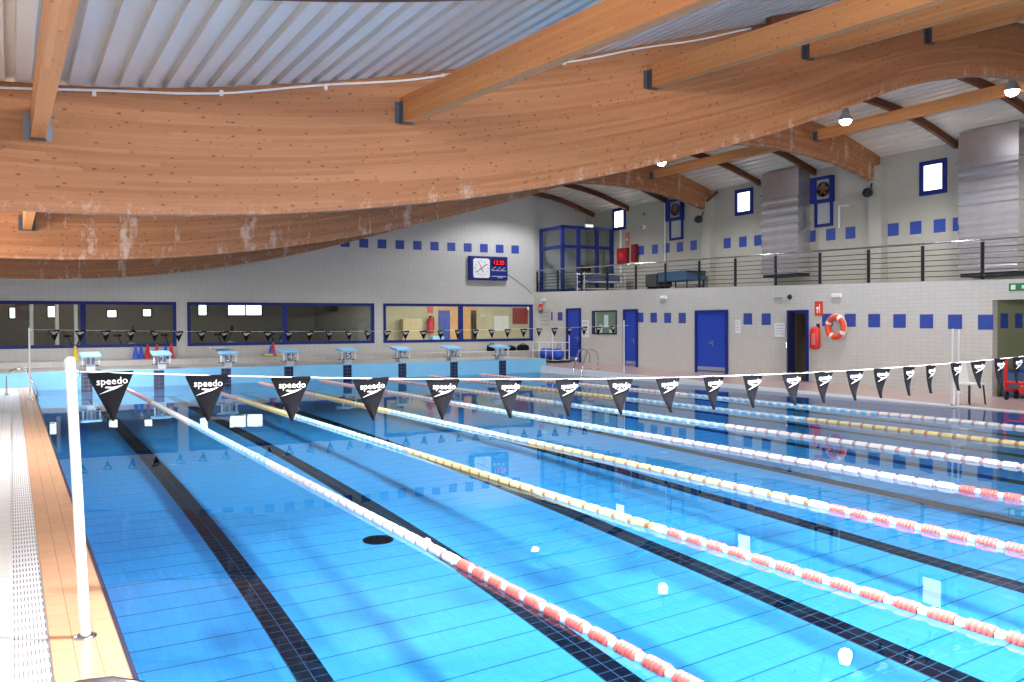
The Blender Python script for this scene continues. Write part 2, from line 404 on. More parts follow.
for n, (a, c) in enumerate(FW):
    mid = {0: 1.245, 1: 8.26, 2: 15.78}[n]; f = MB(); t = .11
    for p, q in (((a, WZ0), (c, WZ0+t)), ((a, WZ1-t), (c, WZ1)), ((a, WZ0+t), (a+t, WZ1-t)), ((c-t, WZ0+t), (c, WZ1-t)), ((mid-t*.8, WZ0+t), (mid+t*.8, WZ1-t))):
        f.box((p[0], YW-.03, p[1]), (q[0], YW+.12, q[1]))
    fo = struct(f.build('window_%d' % (n+1), M_blue))
    for p, q in ((a+t, mid-t*.8), (mid+t*.8, c-t)):
        gl = MB(); gl.box((p, YW+.04, WZ0+t), (q, YW+.05, WZ1-t)); gl.build('pane', M_glass, fo)

# the rooms behind the far windows
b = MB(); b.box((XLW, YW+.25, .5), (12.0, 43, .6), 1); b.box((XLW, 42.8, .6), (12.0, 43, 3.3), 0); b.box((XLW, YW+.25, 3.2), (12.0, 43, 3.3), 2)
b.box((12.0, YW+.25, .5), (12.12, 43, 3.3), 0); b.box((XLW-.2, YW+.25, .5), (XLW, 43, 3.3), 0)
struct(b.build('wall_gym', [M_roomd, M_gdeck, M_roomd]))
b = MB(); b.box((12.12, YW+.25, .5), (24.5, 40, .6), 1)
xa, xb = at(438, 320, Y=39.8).x, at(477, 320, Y=39.8).x
b.box((12.12, 39.8, .6), (xa, 40, 3.3), 0); b.box((xa, 39.8, .6), (xb, 40, 3.3), 3); b.box((xb, 39.8, .6), (24.5, 40, 3.3), 0); b.box((12.12, YW+.25, 3.2), (24.5, 40, 3.3), 2)
b.box((24.4, YW+.7, .5), (24.5, 40, 3.3), 0)
struct(b.build('wall_lobby', [M_roomw, M_gdeck, M_roomw, M_warm]))
area('gym_room_light', (4, 35.2, 3.12), (0, .35, -1), 14, 1.0, 420, (1, .97, .9))
area('lobby_room_light', (17.5, 35.3, 3.12), (0, .35, -1), 8, 1.0, 480, (1, .93, .8))

area('office_fill_light', (20.2, 28.6, 2.5), (.1, .6, -1), .8, .8, 22)  # unseen fill lamp added to brighten the room behind the hatch
# left and rear walls with their window strips (behind and beside the photographer)
b = MB(); b.box((XLW-.2, YRW, -.3), (XLW, YW, .9)); b.box((XLW-.2, YRW, 3.4), (XLW, YW, 4.7))
for k in range(12): b.box((XLW-.2, YRW+k*3.5, .9), (XLW, YRW+k*3.5+.25, 3.4))
struct(b.build('wall_left', M_wallr))
b = MB(); wall_y(YRW-.2, YRW, XLW, XU+.3, -.3, 8.2, [(-3, 9, 3.75, 4.65)], b)
for k in range(5): b.box((-3+k*3-.06, YRW-.2, 3.75), (-3+k*3+.06, YRW, 4.65))
struct(b.build('wall_rear', M_wall))

# right side, lower wall with its openings
HY0, HY1, HZ0, HZ1 = 27.96, 29.65, 1.42, 2.36                     # serving hatch
DO0, DO1, DOZ = 18.49, 19.30, 2.2                                 # open door
CO0, CO1, COZ = 10.6, 12.9, 2.335                                 # corridor
def wall_r(b):
    holes = [(CO0, CO1, -1, COZ), (DO0, DO1, -1, DOZ), (HY0, HY1, HZ0, HZ1)]
    cuts = sorted({YRW, YW, *[h[0] for h in holes], *[h[1] for h in holes]})
    for a, c in zip(cuts[:-1], cuts[1:]):
        h = [q for q in holes if q[0] <= a+1e-6 and q[1] >= c-1e-6]
        spans = [(-.3, -.3, zbal(a), zbal(c))] if not h else ([(-.3, -.3, h[0][2], h[0][2])] if h[0][2] > 0 else [])+[(h[0][3], h[0][3], zbal(a), zbal(c))]
        for za, zc, ta, tc in spans:
            b.add([(XW, a, za), (XW+.2, a, za), (XW+.2, c, zc), (XW, c, zc), (XW, a, ta), (XW+.2, a, ta), (XW+.2, c, tc), (XW, c, tc)],
                  [(0, 3, 2, 1), (4, 5, 6, 7), (0, 1, 5, 4), (1, 2, 6, 5), (2, 3, 7, 6), (3, 0, 4, 7)], 0)
b = MB(); wall_r(b)
DOORS = [(30.45, 31.5, 2.49), (26.65, 27.5, 2.38), (21.87, 23.42, 2.27)]
for k in range(28):
    y = 13.07+.79*k; z = 1.81+.0185*(y-13)
    if y > 33.9 or any(a-.12 < y < c+.12 for a, c in [(d[0], d[1]) for d in DOORS]+[(HY0, HY1), (DO0-.1, DO1), (CO0, CO1)]): continue
    b.box((XW-.004, y-.19, z-.18), (XW+.01, y+.19, z+.18), 1)
struct(b.build('wall_right', [M_wallr, M_accent]))
b = MB()                                                           # gallery floor slab
for a, c in ((YRW, YW+.4),):
    b.add([(XW+.2, a, zbal(a)-.3), (XU, a, zbal(a)-.3), (XU, c, zbal(c)-.3), (XW+.2, c, zbal(c)-.3), (XW+.0, a, zbal(a)+.01), (XU, a, zbal(a)+.01), (XU, c, zbal(c)+.01), (XW+.0, c, zbal(c)+.01)],
          [(0, 3, 2, 1), (4, 5, 6, 7), (0, 1, 5, 4), (2, 3, 7, 6), (1, 2, 6, 5), (3, 0, 4, 7)], 0)
struct(b.build('floor_gallery', [M_gdeck]))
b = MB()                                                           # upper wall of the gallery, its pilasters and blue tiles
b.box((XU, YRW, 2.0), (XU+.25, YW+.6, 7.6), 0)
for y in (26.0, 18.4, 10.8): b.box((XU-.3, y-.26, zbal(y)), (XU+.05, y+.2, 6.6), 0)
for x, y in ((893.3, 229.6), (915.8, 227.7), (939.6, 225.7), (959, 224), (830.8, 234.5), (850.5, 232.8), (811.2, 236.3), (727.2, 243.2), (742.9, 241.8), (758.1, 240.4),
             (693.6, 245.3), (680, 247), (666.7, 248), (655, 249.2), (641.3, 250.4)):
    p = at(x, y, X=XU); b.box((XU-.005, p.y-.19, p.z-.19), (XU+.01, p.y+.19, p.z+.19), 1)
struct(b.build('wall_gallery', [M_wallu, M_accent]))
b = MB()                                                           # corridor and the room behind the open door
b.box((XW+.2, CO1, -.2), (23.2, CO1+.1, 2.5), 0); b.box((23.1, 9, -.2), (23.2, CO1, 2.5), 0); b.box((XW+.2, 9, 2.36), (23.2, CO1, 2.5), 0); b.box((XW, 9, -.2), (23.2, CO1, .02), 2)
for x0 in (19.72, 20.3, 20.9): b.box((x0, CO1-.004, 1.66), (x0+.3, CO1+.01, 2.02), 1)
struct(b.build('wall_corridor', [M_green, M_accent, M_rdeck]))
b = MB(); b.box((XW+.2, 17.6, -.1), (21.4, 20.2, .1), 1); b.box((21.3, 17.6, .1), (21.4, 20.2, 2.4), 0); b.box((XW+.2, 20.1, .1), (21.4, 20.2, 2.4), 0); b.box((XW+.2, 17.6, .1), (21.4, 17.7, 2.4), 0); b.box((XW+.2, 17.6, 2.4), (21.4, 20.2, 2.45), 0)
struct(b.build('wall_store', [M_roomw, M_rdeck]))
b = MB(); b.box((XW+.2, 27.6, 1.0), (21.0, 30, 1.1), 0); b.box((20.9, 27.6, 1.1), (21.0, 30, 2.6), 0); b.box((XW+.2, 27.6, 2.6), (21.0, 30, 2.7), 0); b.box((XW+.2, 29.9, 1.1), (21.0, 30, 2.6), 0); b.box((XW+.2, 27.6, 1.1), (21, 27.7, 2.6), 0)
struct(b.build('wall_office', [mat('sage_office_wall', (128, 142, 124), .7)]))

# doors
for n, (a, c, zt) in enumerate(DOORS):
    z0 = zdk((a+c)/2); f = MB(); t = .09
    f.box((XW-.05, a-.02, z0), (XW+.04, a+t, zt)); f.box((XW-.05, c-t, z0), (XW+.04, c+.02, zt)); f.box((XW-.05, a+t, zt-t), (XW+.04, c-t, zt))
    fo = struct(f.build('door_%d' % (n+1), M_blue))
    l = MB(); l.box((XW-.02, a+t, z0+.06), (XW+.02, c-t, zt-t)); l.build('leaf', M_door, fo)
    k = MB(); k.box((XW-.022, a+t, z0+.02), (XW+.0, c-t, z0+.06)); k.box((XW-.024, a+t+.02, z0+.1), (XW-.018, c-t-.02, z0+.22)); k.build('kick_plate', M_grey, fo)
    h = MB(); yy = a+t+.12 if n != 2 else a+.7
    h.tube([(XW-.02, yy, z0+1.02), (XW-.07, yy, z0+1.02), (XW-.07, yy+.13, z0+1.02)], .012); h.box((XW-.026, yy-.025, z0+.9), (XW-.018, yy+.025, z0+1.1)); h.build('handle', M_chrome, fo)
f = MB(); z0 = zdk(19); t = .08
f.box((XW-.05, DO0, z0), (XW+.2, DO0+t, DOZ)); f.box((XW-.05, DO1-t, z0), (XW+.2, DO1, DOZ)); f.box((XW-.05, DO0+t, DOZ-t), (XW+.2, DO1-t, DOZ))
fo = struct(f.build('door_4', M_blue))
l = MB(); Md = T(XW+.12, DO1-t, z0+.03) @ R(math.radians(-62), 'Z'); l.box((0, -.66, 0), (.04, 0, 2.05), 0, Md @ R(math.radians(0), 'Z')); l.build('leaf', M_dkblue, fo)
h = MB(); h.box((-.03, -.6, .95), (0, -.56, 1.1), 0, Md); h.build('handle', M_chrome, fo)
# serving hatch
f = MB(); t = .06
for p, q in (((HY0, HZ0), (HY1, HZ0+t)), ((HY0, HZ1-t), (HY1, HZ1)), ((HY0, HZ0+t), (HY0+t, HZ1-t)), ((HY1-t, HZ0+t), (HY1, HZ1-t))): f.box((XW-.02, p[0], p[1]), (XW+.12, q[0], q[1]))
fo = struct(f.build('window_4', M_dkblue)); gl = MB(); gl.box((XW+.04, HY0+t, HZ0+t), (XW+.05, HY1-t, HZ1-t)); gl.build('pane', M_glass, fo)
b = MB(); b.box((20.15, 29.86, 1.7), (20.35, 29.9, 2.2)); b.box((19.9, 29.86, 1.3), (20.05, 29.9, 1.8)); b.box((20.4, 29.86, 1.2), (20.62, 29.9, 1.6)); tag(b.build('notice_papers', M_paper), 'white papers pinned up behind the serving hatch glass', 'paper')

# small daylit windows high in the gallery wall and the two fan windows
def upper_window(n, x0, y0, x1, y1):
    a, c = at(x1, y1, X=XU), at(x0, y0, X=XU); zc = (a.z+c.z)/2; f = MB(); t = .13
    ya, yb, za, zb = min(a.y, c.y), max(a.y, c.y), min(a.z, c.z), max(a.z, c.z)
    for p, q in (((ya, za), (yb, za+t)), ((ya, zb-t), (yb, zb)), ((ya, za+t), (ya+t, zb-t)), ((yb-t, za+t), (yb, zb-t))): f.box((XU-.06, p[0], p[1]), (XU+.02, q[0], q[1]))
    fo = struct(f.build('window_%d' % n, M_blue)); gl = MB(); gl.box((XU-.02, ya+t, za+t), (XU-.01, yb-t, zb-t)); gl.build('pane', M_pane, fo)
upper_window(5, 613.3, 209.5, 626, 229); upper_window(6, 735.8, 190.5, 753.5, 213.5); upper_window(7, 920.5, 162.5, 947.3, 192.5)
for n, (x0, y0, x1, y1, lab) in enumerate(((669, 201, 684.5, 239, 'blue framed wall fan above a pane, beside the far pilaster of the gallery'), (814, 179, 834.8, 225.5, 'blue framed wall fan above a pane, beside the near pilaster of the gallery'))):
    a, c = at(x1, y1, X=XU), at(x0, y0, X=XU); ya, yb, za, zb = a.y, c.y, a.z, c.z; zm = za+(zb-za)*.48; t = .1
    o = thing('wall_fan', (XU, (ya+yb)/2, za), lab, 'fan', 'fan units in the gallery wall'); q = lambda y, z: (y-(ya+yb)/2, z-za)
    f = MB(); Y0, Y1, H, Hm = ya-(ya+yb)/2, yb-(ya+yb)/2, zb-za, zm-za
    for p, s_ in (((Y0+.06, 0), (Y1-.06, t)), ((Y0+.06, t), (Y0+.06+t, Hm)), ((Y1-.06-t, t), (Y1-.06, Hm))): f.box((-.05, p[0], p[1]), (0, s_[0], s_[1]))
    f.build('frame', M_blue, o)
    f = MB(); f.box((-.02, Y0+.06+t, t), (-.01, Y1-.06-t, Hm)); f.build('pane', mat('frosted_grey_pane', (176, 180, 178), .3), o)
    f = MB(); f.box((-.2, Y0, H-.1), (0, Y1, H)); f.box((-.2, Y0, Hm), (0, Y1, Hm+.1)); f.box((-.2, Y1-.24, Hm+.1), (0, Y1, H-.1)); f.box((-.2, Y0, Hm+.1), (0, Y0+.06, H-.1)); f.build('housing', M_blue, o)
    f = MB(); f.box((-.14, Y0+.06, Hm+.1), (-.05, Y1-.24, H-.1)); fpl = f.build('plate', M_grey, o)
    cy, cz, rr = (Y0+Y1)/2-.09, (Hm+H)/2, min(Y1-Y0, H-Hm)*.27
    f = MB(); Mx = T(-.14, cy, cz) @ R(-math.pi/2, 'Y'); f.lathe([(0, .0), (rr, 0), (rr, .04), (rr*1.08, .04), (rr*1.08, 0)], 20, 0, Mx)
    for k in range(5): f.box((-.01, -.06, .01), (rr*.9, .06, .03), 1, Mx @ R(k*2*math.pi/5, 'Z') @ R(.4, 'X'))
    f.build('fan', [M_dark, mat('brown_fan_blade', (120, 78, 56), .5)], fpl)

# ------------------------------------------------------------------ roof
b = MB(); x = XLW-.1; prof = []
while x < XU+.2:
    for dx, dz in ((0, 0), (.15, 0), (.16, .08), (.24, .08)):
        xx = x+dx; prof.append((xx, ztop(min(xx, 22.4))+dz))
    x += .25
n = len(prof); b.add([(px, YRW-.1, pz) for px, pz in prof]+[(px, YW+.6, pz) for px, pz in prof], [(i, i+1, n+i+1, n+i) for i in range(n-1)])
struct(b.build('ceiling', M_deckm))

def beam_mesh(y0, th, x0, x1, nseg=90):
    b = MB(); b.uv = []
    xs = [x0+(x1-x0)*i/nseg for i in range(nseg+1)]; L = 0; Ls = [0]
    for i in range(nseg): Ls.append(Ls[-1]+math.hypot(xs[i+1]-xs[i], zbot(xs[i+1])-zbot(xs[i])))
    rows = [[], [], [], []]
    for k, (yy, top) in enumerate(((y0, 0), (y0, 1), (y0+th, 1), (y0+th, 0))):
        for x, l in zip(xs, Ls):
            b.v.append((x, yy, (ztop(x)-.005) if top else zbot(x))); b.uv.append((l+y0*1.7, (ztop(x)-zbot(x)) if top else 0)); rows[k].append(len(b.v)-1)
    for k in range(4):
        a, c = rows[k], rows[(k+1) % 4]
        for i in range(nseg): b.f.append((a[i+1], a[i], c[i], c[i+1])); b.m.append(0); b.sm.append(False)
    for i in (0, nseg): b.f.append(tuple(rows[k][i] for k in range(4))); b.m.append(0); b.sm.append(False)
    return b
for y, lab in ((10.8, 'broad wavy glulam roof beam nearest the camera, with a white cable'), (18.4, 'second wavy glulam beam, its salt stained belly hangs behind the first'), (26.0, 'third wavy glulam beam, just above the far windows')):
    tag(beam_mesh(y, .2, XLW, XU-.02).build('roof_beam', M_beam if y < 12 else M_beam2), lab, 'beam', 'curved glulam roof beams')

def purlin(X, ya, yb, za, zb, label, h=.33):
    o = thing('purlin', (X, yb, zb), label, 'beam', 'purlins under the roof sheets')
    b = MB(); b.uv = []
    L = yb-ya; w2 = .068; dz = za-zb
    vs = [(-w2, -L, dz), (w2, -L, dz), (w2, 0, 0), (-w2, 0, 0), (-w2, -L, dz+h), (w2, -L, dz+h), (w2, 0, h), (-w2, 0, h)]
    for f, uvs in (((0, 3, 2, 1), None), ((4, 5, 6, 7), None), ((0, 1, 5, 4), None), ((1, 2, 6, 5), 1), ((2, 3, 7, 6), None), ((3, 0, 4, 7), 1)):
        base = len(b.v)
        for i in f:
            b.v.append(vs[i]); b.uv.append((vs[i][1]+X, vs[i][2]-dz*(-vs[i][1]/L) if uvs else vs[i][0]+.1))
        b.f.append(tuple(range(base, base+4))); b.m.append(0); b.sm.append(False)
    b.build('timber', M_purlin, o)
    k = MB()
    for s in (-1, 1): k.box((s*(w2+.004), -.12, -.01), (s*(w2+.012), 0, h*.8)); k.box((s*(w2+.004), -.01, -.01), (s*(w2+.07), 0, h*.8))
    k.box((-w2-.012, -.12, -.014), (w2+.012, 0, -.004)); k.build('joist_hanger', mat('zinc_hanger', (92, 100, 112), .4, .6), o)
for X, zb, lab in ((-.65, 3.82, 'pale purlin meeting the near beam at the far left'), (3.56, 4.43, 'wide orange purlin crossing the top middle of the roof'), (7.57, 5.37, 'orange purlin running to the upper right, second from the middle'),
                   (10.9, 6.28, 'orange purlin partly hidden at the top right'), (14.1, 7.02, 'dark purlin at the crest of the near beam')):
    purlin(X, -4.9, 10.8, zb-.05*15.7*.9, zb, lab)
purlin(-.65, 11.0, 18.4, 3.5, 3.58, 'short pale purlin end showing under the near beam at left')
purlin(19.6, 11.0, 18.4, 7.13, 7.13, 'orange purlin over the gallery side between the floodlights', .3)
purlin(19.6, 18.6, 26.0, 7.1, 7.13, 'purlin behind the second beam over the gallery side', .3)
def joist(Y, x0, x1, label, y_h=.2):
    b = MB(); b.uv = []; n = 60; xs = [x0+(x1-x0)*i/n for i in range(n+1)]
    for x in xs:
        for yy, top in ((Y-.06, 0), (Y-.06, 1), (Y+.06, 1), (Y+.06, 0)):
            b.v.append((x, yy, ztop(x)-(.004 if top else y_h))); b.uv.append((x+Y, top*.2))
    for i in range(n):
        for k in range(4): b.f.append((i*4+k, i*4+(k+1) % 4, i*4+4+(k+1) % 4, i*4+4+k)); b.m.append(0); b.sm.append(False)
    b.f += [(0, 3, 2, 1), tuple(n*4+k for k in range(4))]; b.m += [0, 0]; b.sm += [False, False]
    tag(b.build('roof_joist', M_joist), label, 'joist', 'dark joists across the roof')
for Y, lab in ((7.0, 'brown joist across the top edge of the view'), (10.3, 'dark joist running down beside the crest of the near beam'),
               (13.3, 'dark joist ending above the large near duct'), (15.87, 'dark joist ending at the nearest high gallery window'), (20.93, 'dark joist ending just above the near wall fan'), (23.46, 'dark joist ending beside the smaller far duct'),
               (28.6, 'dark joist ending above the far wall fan'), (31.2, 'dark joist ending above the far small gallery window'), (33.8, 'dark joist against the far end wall')):
    joist(Y, 9.5 if Y > 9 and Y < 11 else XLW+.05, XU-.03, lab)
# white cable along the near beam
pts = []
for i in range(69):
    x = -4+i*.2; pts.append((x, 10.785, ztop(x)-.045-.035*math.sin(x*1.3)**2))
o = tag(MB().tube(pts, .014, 6).build('cable', M_cord), 'thin white cable clipped along the top of the near beam', 'cable')
for x in (-.1, 1.25, 2.5, 4.1, 6.): MB().box((x-.02, 10.76, ztop(x)-.11), (x+.02, 10.8, ztop(x)-.05)).build('clip', M_white, o)

# timber strut and floodlight style loudspeakers under the beam ends
b = MB(); b.tube([(XU-.35, 25.85, 6.45), (XU-.32, 25.3, 6.72)], .06, 4); tag(b.build('timber_strut', M_joist), 'short timber strut at the wall end of the third beam', 'strut')
for y, lab in ((26.0, 'black loudspeaker below the wall end of the third beam'), (18.4, 'black loudspeaker below the wall end of the second beam')):
    o = thing('loudspeaker', (XU-.62, y-.05, zbot(22)-.42), lab, 'loudspeaker', 'loudspeakers under the beam ends', math.radians(20))
    s = MB(); s.lathe([(0, -.02), (.14, -.02), (.15, .08), (.11, .22), (0, .23)], 18, 0, R(-1.75, 'Y')); s.build('housing', M_dark, o)
    s = MB(); s.lathe([(0, -.04), (.11, -.035), (.12, -.02)], 18, 0, R(-1.75, 'Y')); s.build('grille', M_grey, o)
    s = MB(); s.tube([(.15, 0, .05), (.3, 0, .3), (.52, 0, .3)], .025, 6); s.build('bracket', M_dark, o)

# ------------------------------------------------------------------ floodlights
def flood(x, y, z, label, power=800, spread=150, sz=.15):
    o = thing('floodlight', (x, y, z), label, 'floodlight', 'round floodlights under the roof')
    b = MB(); b.lathe([(0, .3), (.07, .3), (.09, .16), (sz+.02, .04), (sz+.02, -.01), (sz, -.01), (sz, .02)], 20); b.build('housing', M_grey, o)
    b = MB(); b.lathe([(sz, 0.0), (sz*.92, -.05), (sz*.7, -.1), (sz*.38, -.13), (0, -.14)], 20); b.build('lens', M_lampe, o)
    b = MB(); b.tube([(0, 0, .3), (0, 0, ztop(x)-z-.02)], .02, 6); b.build('stem', M_dark, o)
    l = bpy.data.lights.new('lamp', 'SPOT'); l.energy = power; l.spot_size = math.radians(spread); l.spot_blend = .35; l.shadow_soft_size = .16; l.cycles.is_caustics_light = True; l.color = (.95, .95, 1)
    q = bpy.data.objects.new('lamp', l); COL.objects.link(q); q.parent = o; q.location = (0, 0, -.16)
flood(18.0, 16.0, 7.07, 'lit floodlight under the near beam, above the open blue door side')
flood(19.0, 12.2, 7.08, 'lit floodlight nearest the upper right corner')
flood(18.0, 23.5, 7.2, 'lit floodlight hidden above the third roof bay, seen in the water')
flood(17.6, 31.2, 7.42, 'lit floodlight near the far wall corner, seen in the water')
flood(11.2, 27.6, 5.5, 'lit floodlight behind the third beam, seen as a glow in the water')
flood(11.6, 13.3, 6.6, 'added unseen floodlight above the middle lanes behind the near beam')  # added out of view to brighten the pool
flood(1.3, 27.8, 3.85, 'added unseen floodlight behind the third beam above the first lane', 1500)  # added out of view to brighten the far left end and blocks
for x, y, lab in ((2.5, 3.6, 'added unseen floodlight overhead above the first two lanes'), (5.4, 3.4, 'added unseen floodlight overhead above the middle lanes near the photographer'), (11.8, 4.2, 'added unseen floodlight overhead above the right lanes near the photographer'),
                  (4.6, 13.3, 'added unseen floodlight above the left lanes behind the near beam')):
    flood(x, y, ztop(x)-.75, lab, {2.5: 3200, 5.4: 4300, 11.8: 500, 4.6: 3600}[x], 118)  # lamps added out of view to light the pool floor from above

# ------------------------------------------------------------------ lane ropes
def float_mesh(name, ma, mb, fins=5, body=.175, pitch=.25, R0=.045):
    b = MB(); Mx = R(-math.pi/2, 'X')                # local z becomes +Y
    prof = []; st = body/fins
    for k in range(fins):
        z = k*st; prof += [(.026, z), (R0, z+st*.12), (R0, z+st*.62), (.028, z+st*.74)]
    b.lathe(prof, 12, 0, Mx)
    b.lathe([(.02, body+.004), (.032, body+.016), (.034, pitch-.014), (.02, pitch-.004)], 12, 1, Mx)
    return b.mesh(name, [ma, mb])
FM = {'red': float_mesh('red_float', M_flred, M_flwhite), 'white': float_mesh('white_float', M_flwhite, M_flgap, 6, .185),
      'yellow': float_mesh('yellow_float', M_flyel, M_flor, 6, .18), 'blue': float_mesh('blue_float', M_flblue, M_flwhite, 4, .13), 'pink': float_mesh('pink_float', M_flpink, M_flwhite)}
MAIN = {1: 'white', 2: 'yellow', 3: 'yellow', 4: 'white', 5: 'white', 6: 'yellow', 7: 'white'}
ORD = ['first', 'second', 'third', 'fourth', 'fifth', 'sixth', 'seventh']
for i in range(1, 8):
    m = MAIN[i]; X = 2*i
    o = thing('lane_rope', (X, 0, .012), '%s lane rope from the left pool edge, %s' % (ORD[i-1], {1: 'red then long plain white stretch', 2: 'red then cream yellow', 3: 'red then cream yellow', 4: 'red, white and light blue', 5: 'red, white and light blue', 6: 'yellow along its near half', 7: 'nearest the right deck, white and blue'}[i]), 'lane rope', 'lane ropes on the water')
    b = MB(); b.tube([(0, YN, 0), (0, YP, 0)], .008, 6); b.build('cable', M_cord, o)
    far = MB(); y = 1.6; n = 0
    while y < YP-.35:
        col = 'red' if y < 6.0 else m if y < 11.8 else 'blue' if y < 17.4 else m if y < 22.8 else 'pink'
        if i in (6, 7) and y < 6: col = m
        me = FM[col]
        if y < 2.4 and i > 1 and False: pass
        if n < 100:
            q = bpy.data.objects.new('float', me); COL.objects.link(q); q.parent = o; q.location = (0, y, 0)
            q['label'] = {'red': 'red float with white spacer', 'white': 'white float', 'yellow': 'cream yellow float', 'blue': 'light blue float', 'pink': 'faded pink float'}[col]
        else:
            far.add([(v.co.x, v.co.y+y, v.co.z) for v in me.vertices], [tuple(p.vertices) for p in me.polygons], 0, True)
            for k, p in enumerate(me.polygons): far.m[len(far.m)-len(me.polygons)+k] = p.material_index
        n += 1; y += .25
    if far.v: tag(far.build('far_floats', [M_flpink, M_flwhite], o), 'faded pink floats at the far end', kind='stuff')

# ------------------------------------------------------------------ backstroke flags
def pennant(w, h):
    b = MB(); nx, nz = 6, 8; vs = []
    for s in (0, 1):
        for k in range(nz+1):
            t = k/nz; hw = w/2*(1-t)+.004
            for j in range(nx+1):
                u = j/nx*2-1; vs.append((u*hw, (s-.5)*.002-.018*t*(1-u*u)*1.2+.01*math.sin(3*t), -h*t))
    N = (nx+1)*(nz+1); fs = []
    for k in range(nz):
        for j in range(nx):
            a = k*(nx+1)+j; fs += [(a, a+nx+1, a+nx+2, a+1), (N+a, N+a+1, N+a+nx+2, N+a+nx+1)]
    b.add(vs, fs, 0, True)
    b.box((-w/2, -.004, -.008), (w/2, .004, .008), 0)
    dy = -.0075
    b.text('speedo', w*.235, ON_Y(0.005, dy-.004, -h*.165), .002, 1, sx=1.02, bold=.004)
    b.poly([(-.29*w, -.425*h), (.0*w, -.315*h), (-.15*w, -.295*h), (-.12*w, -.27*h), (.04*w, -.285*h), (.27*w, -.25*h), (.10*w, -.325*h)], ON_Y(0, dy-.005, 0), .002, 1)
    return b.mesh('flag', [M_black, M_white])
FLAG = pennant(.235, .265)
def flag_line(y, x0, x1, zz, xs, label, rot=12, turn=0.):
    o = thing('flag_line', (0, y, 0), label, 'flag line', 'pennant lines across the pool')
    MB().tube([(x0+(x1-x0)*k/60, 0, zz(x0+(x1-x0)*k/60)) for k in range(61)], .0045, 6).build('cord', M_cord, o)
    for k, x in enumerate(xs):
        if x > x1-.1: break
        q = bpy.data.objects.new('flag', FLAG); COL.objects.link(q); q.parent = o; q.location = (x, 0, zz(x)-.005)
        q.rotation_euler = (math.radians(random.uniform(-5, 5)), math.radians(random.uniform(-3, 3)), math.radians(random.uniform(-rot, rot)+turn*min(1, k/16)))
    return o
YF1, YF2 = 5.427, 24.0
NEARX = [at(px, 376, Y=YF1).x for px in (110.5, 207, 291, 371, 443, 509, 568, 620, 668, 714, 753, 792, 824, 855, 882, 909, 931, 956, 978, 1000, 1018)]
while NEARX[-1] < 16.6: NEARX.append(NEARX[-1]+.4)
flag_line(YF1, -.63, 17.0, lambda x: 1.385+.0063*(min(x, 8.3)-4.8)**2+.03*max(0, x-8.3), NEARX, 'line of large black pennants across the near end of the pool', 8, 7)
flag_line(YF2, -.545, 17.0, lambda x: 1.66+.11*((x-8.2)/8.8)**2, [-.033+.565*k for k in range(31)], 'line of small black pennants in front of the far windows')
def pole(x, y, z, h, r, label, lean=0., name='flag_pole'):
    o = thing(name, (x, y, z), label, 'pole', 'white poles at the pool edge')
    b = MB(); b.tube([(0, 0, 0), (-lean*.5, 0, h*.5), (-lean, 0, h)], r, 14); b.build('pole', M_white, o)
    b = MB(); b.lathe([(r*2.2, 0), (r*2.2, .012), (r*1.2, .02)], 14); b.build('base_flange', M_chrome, o)
    b = MB(); b.lathe([(r, h), (r*1.05, h+.004), (r*.7, h+.02), (0, h+.024)], 14, 0, T(-lean, 0, 0)); b.build('cap', M_white, o)
    b = MB(); b.torus(.02, .005, T(-lean+r, 0, h-.07) @ R(math.pi/2, 'X'), 10, 6); b.build('eyelet', M_chrome, o)
    return o
pole(-.594, YF1, ZD, 1.53, .027, 'thick white pole standing on the orange tiles in the left foreground', .056)
pole(-.555, YF2, ZD, 1.69, .022, 'thin white pole at the far end of the left pool edge')
pole(16.8, YF2, zdk(24), 1.75, .022, 'thin white pole on the right deck before the narrow blue door')
pole(16.85, YF1, zdk(5), 1.76, .027, 'white pole holding the right end of the line of large pennants')
pole(16.82, 12.15, zdk(12), 1.62, .02, 'taller slim white pole beside the white chair', 0)
pole(16.95, 12.1, zdk(12), 1.6, .02, 'second slim white pole beside the white chair', 0)
pole(16.72, 12.05, zdk(12), .85, .035, 'short thick white post at the right pool edge by the chair', 0)

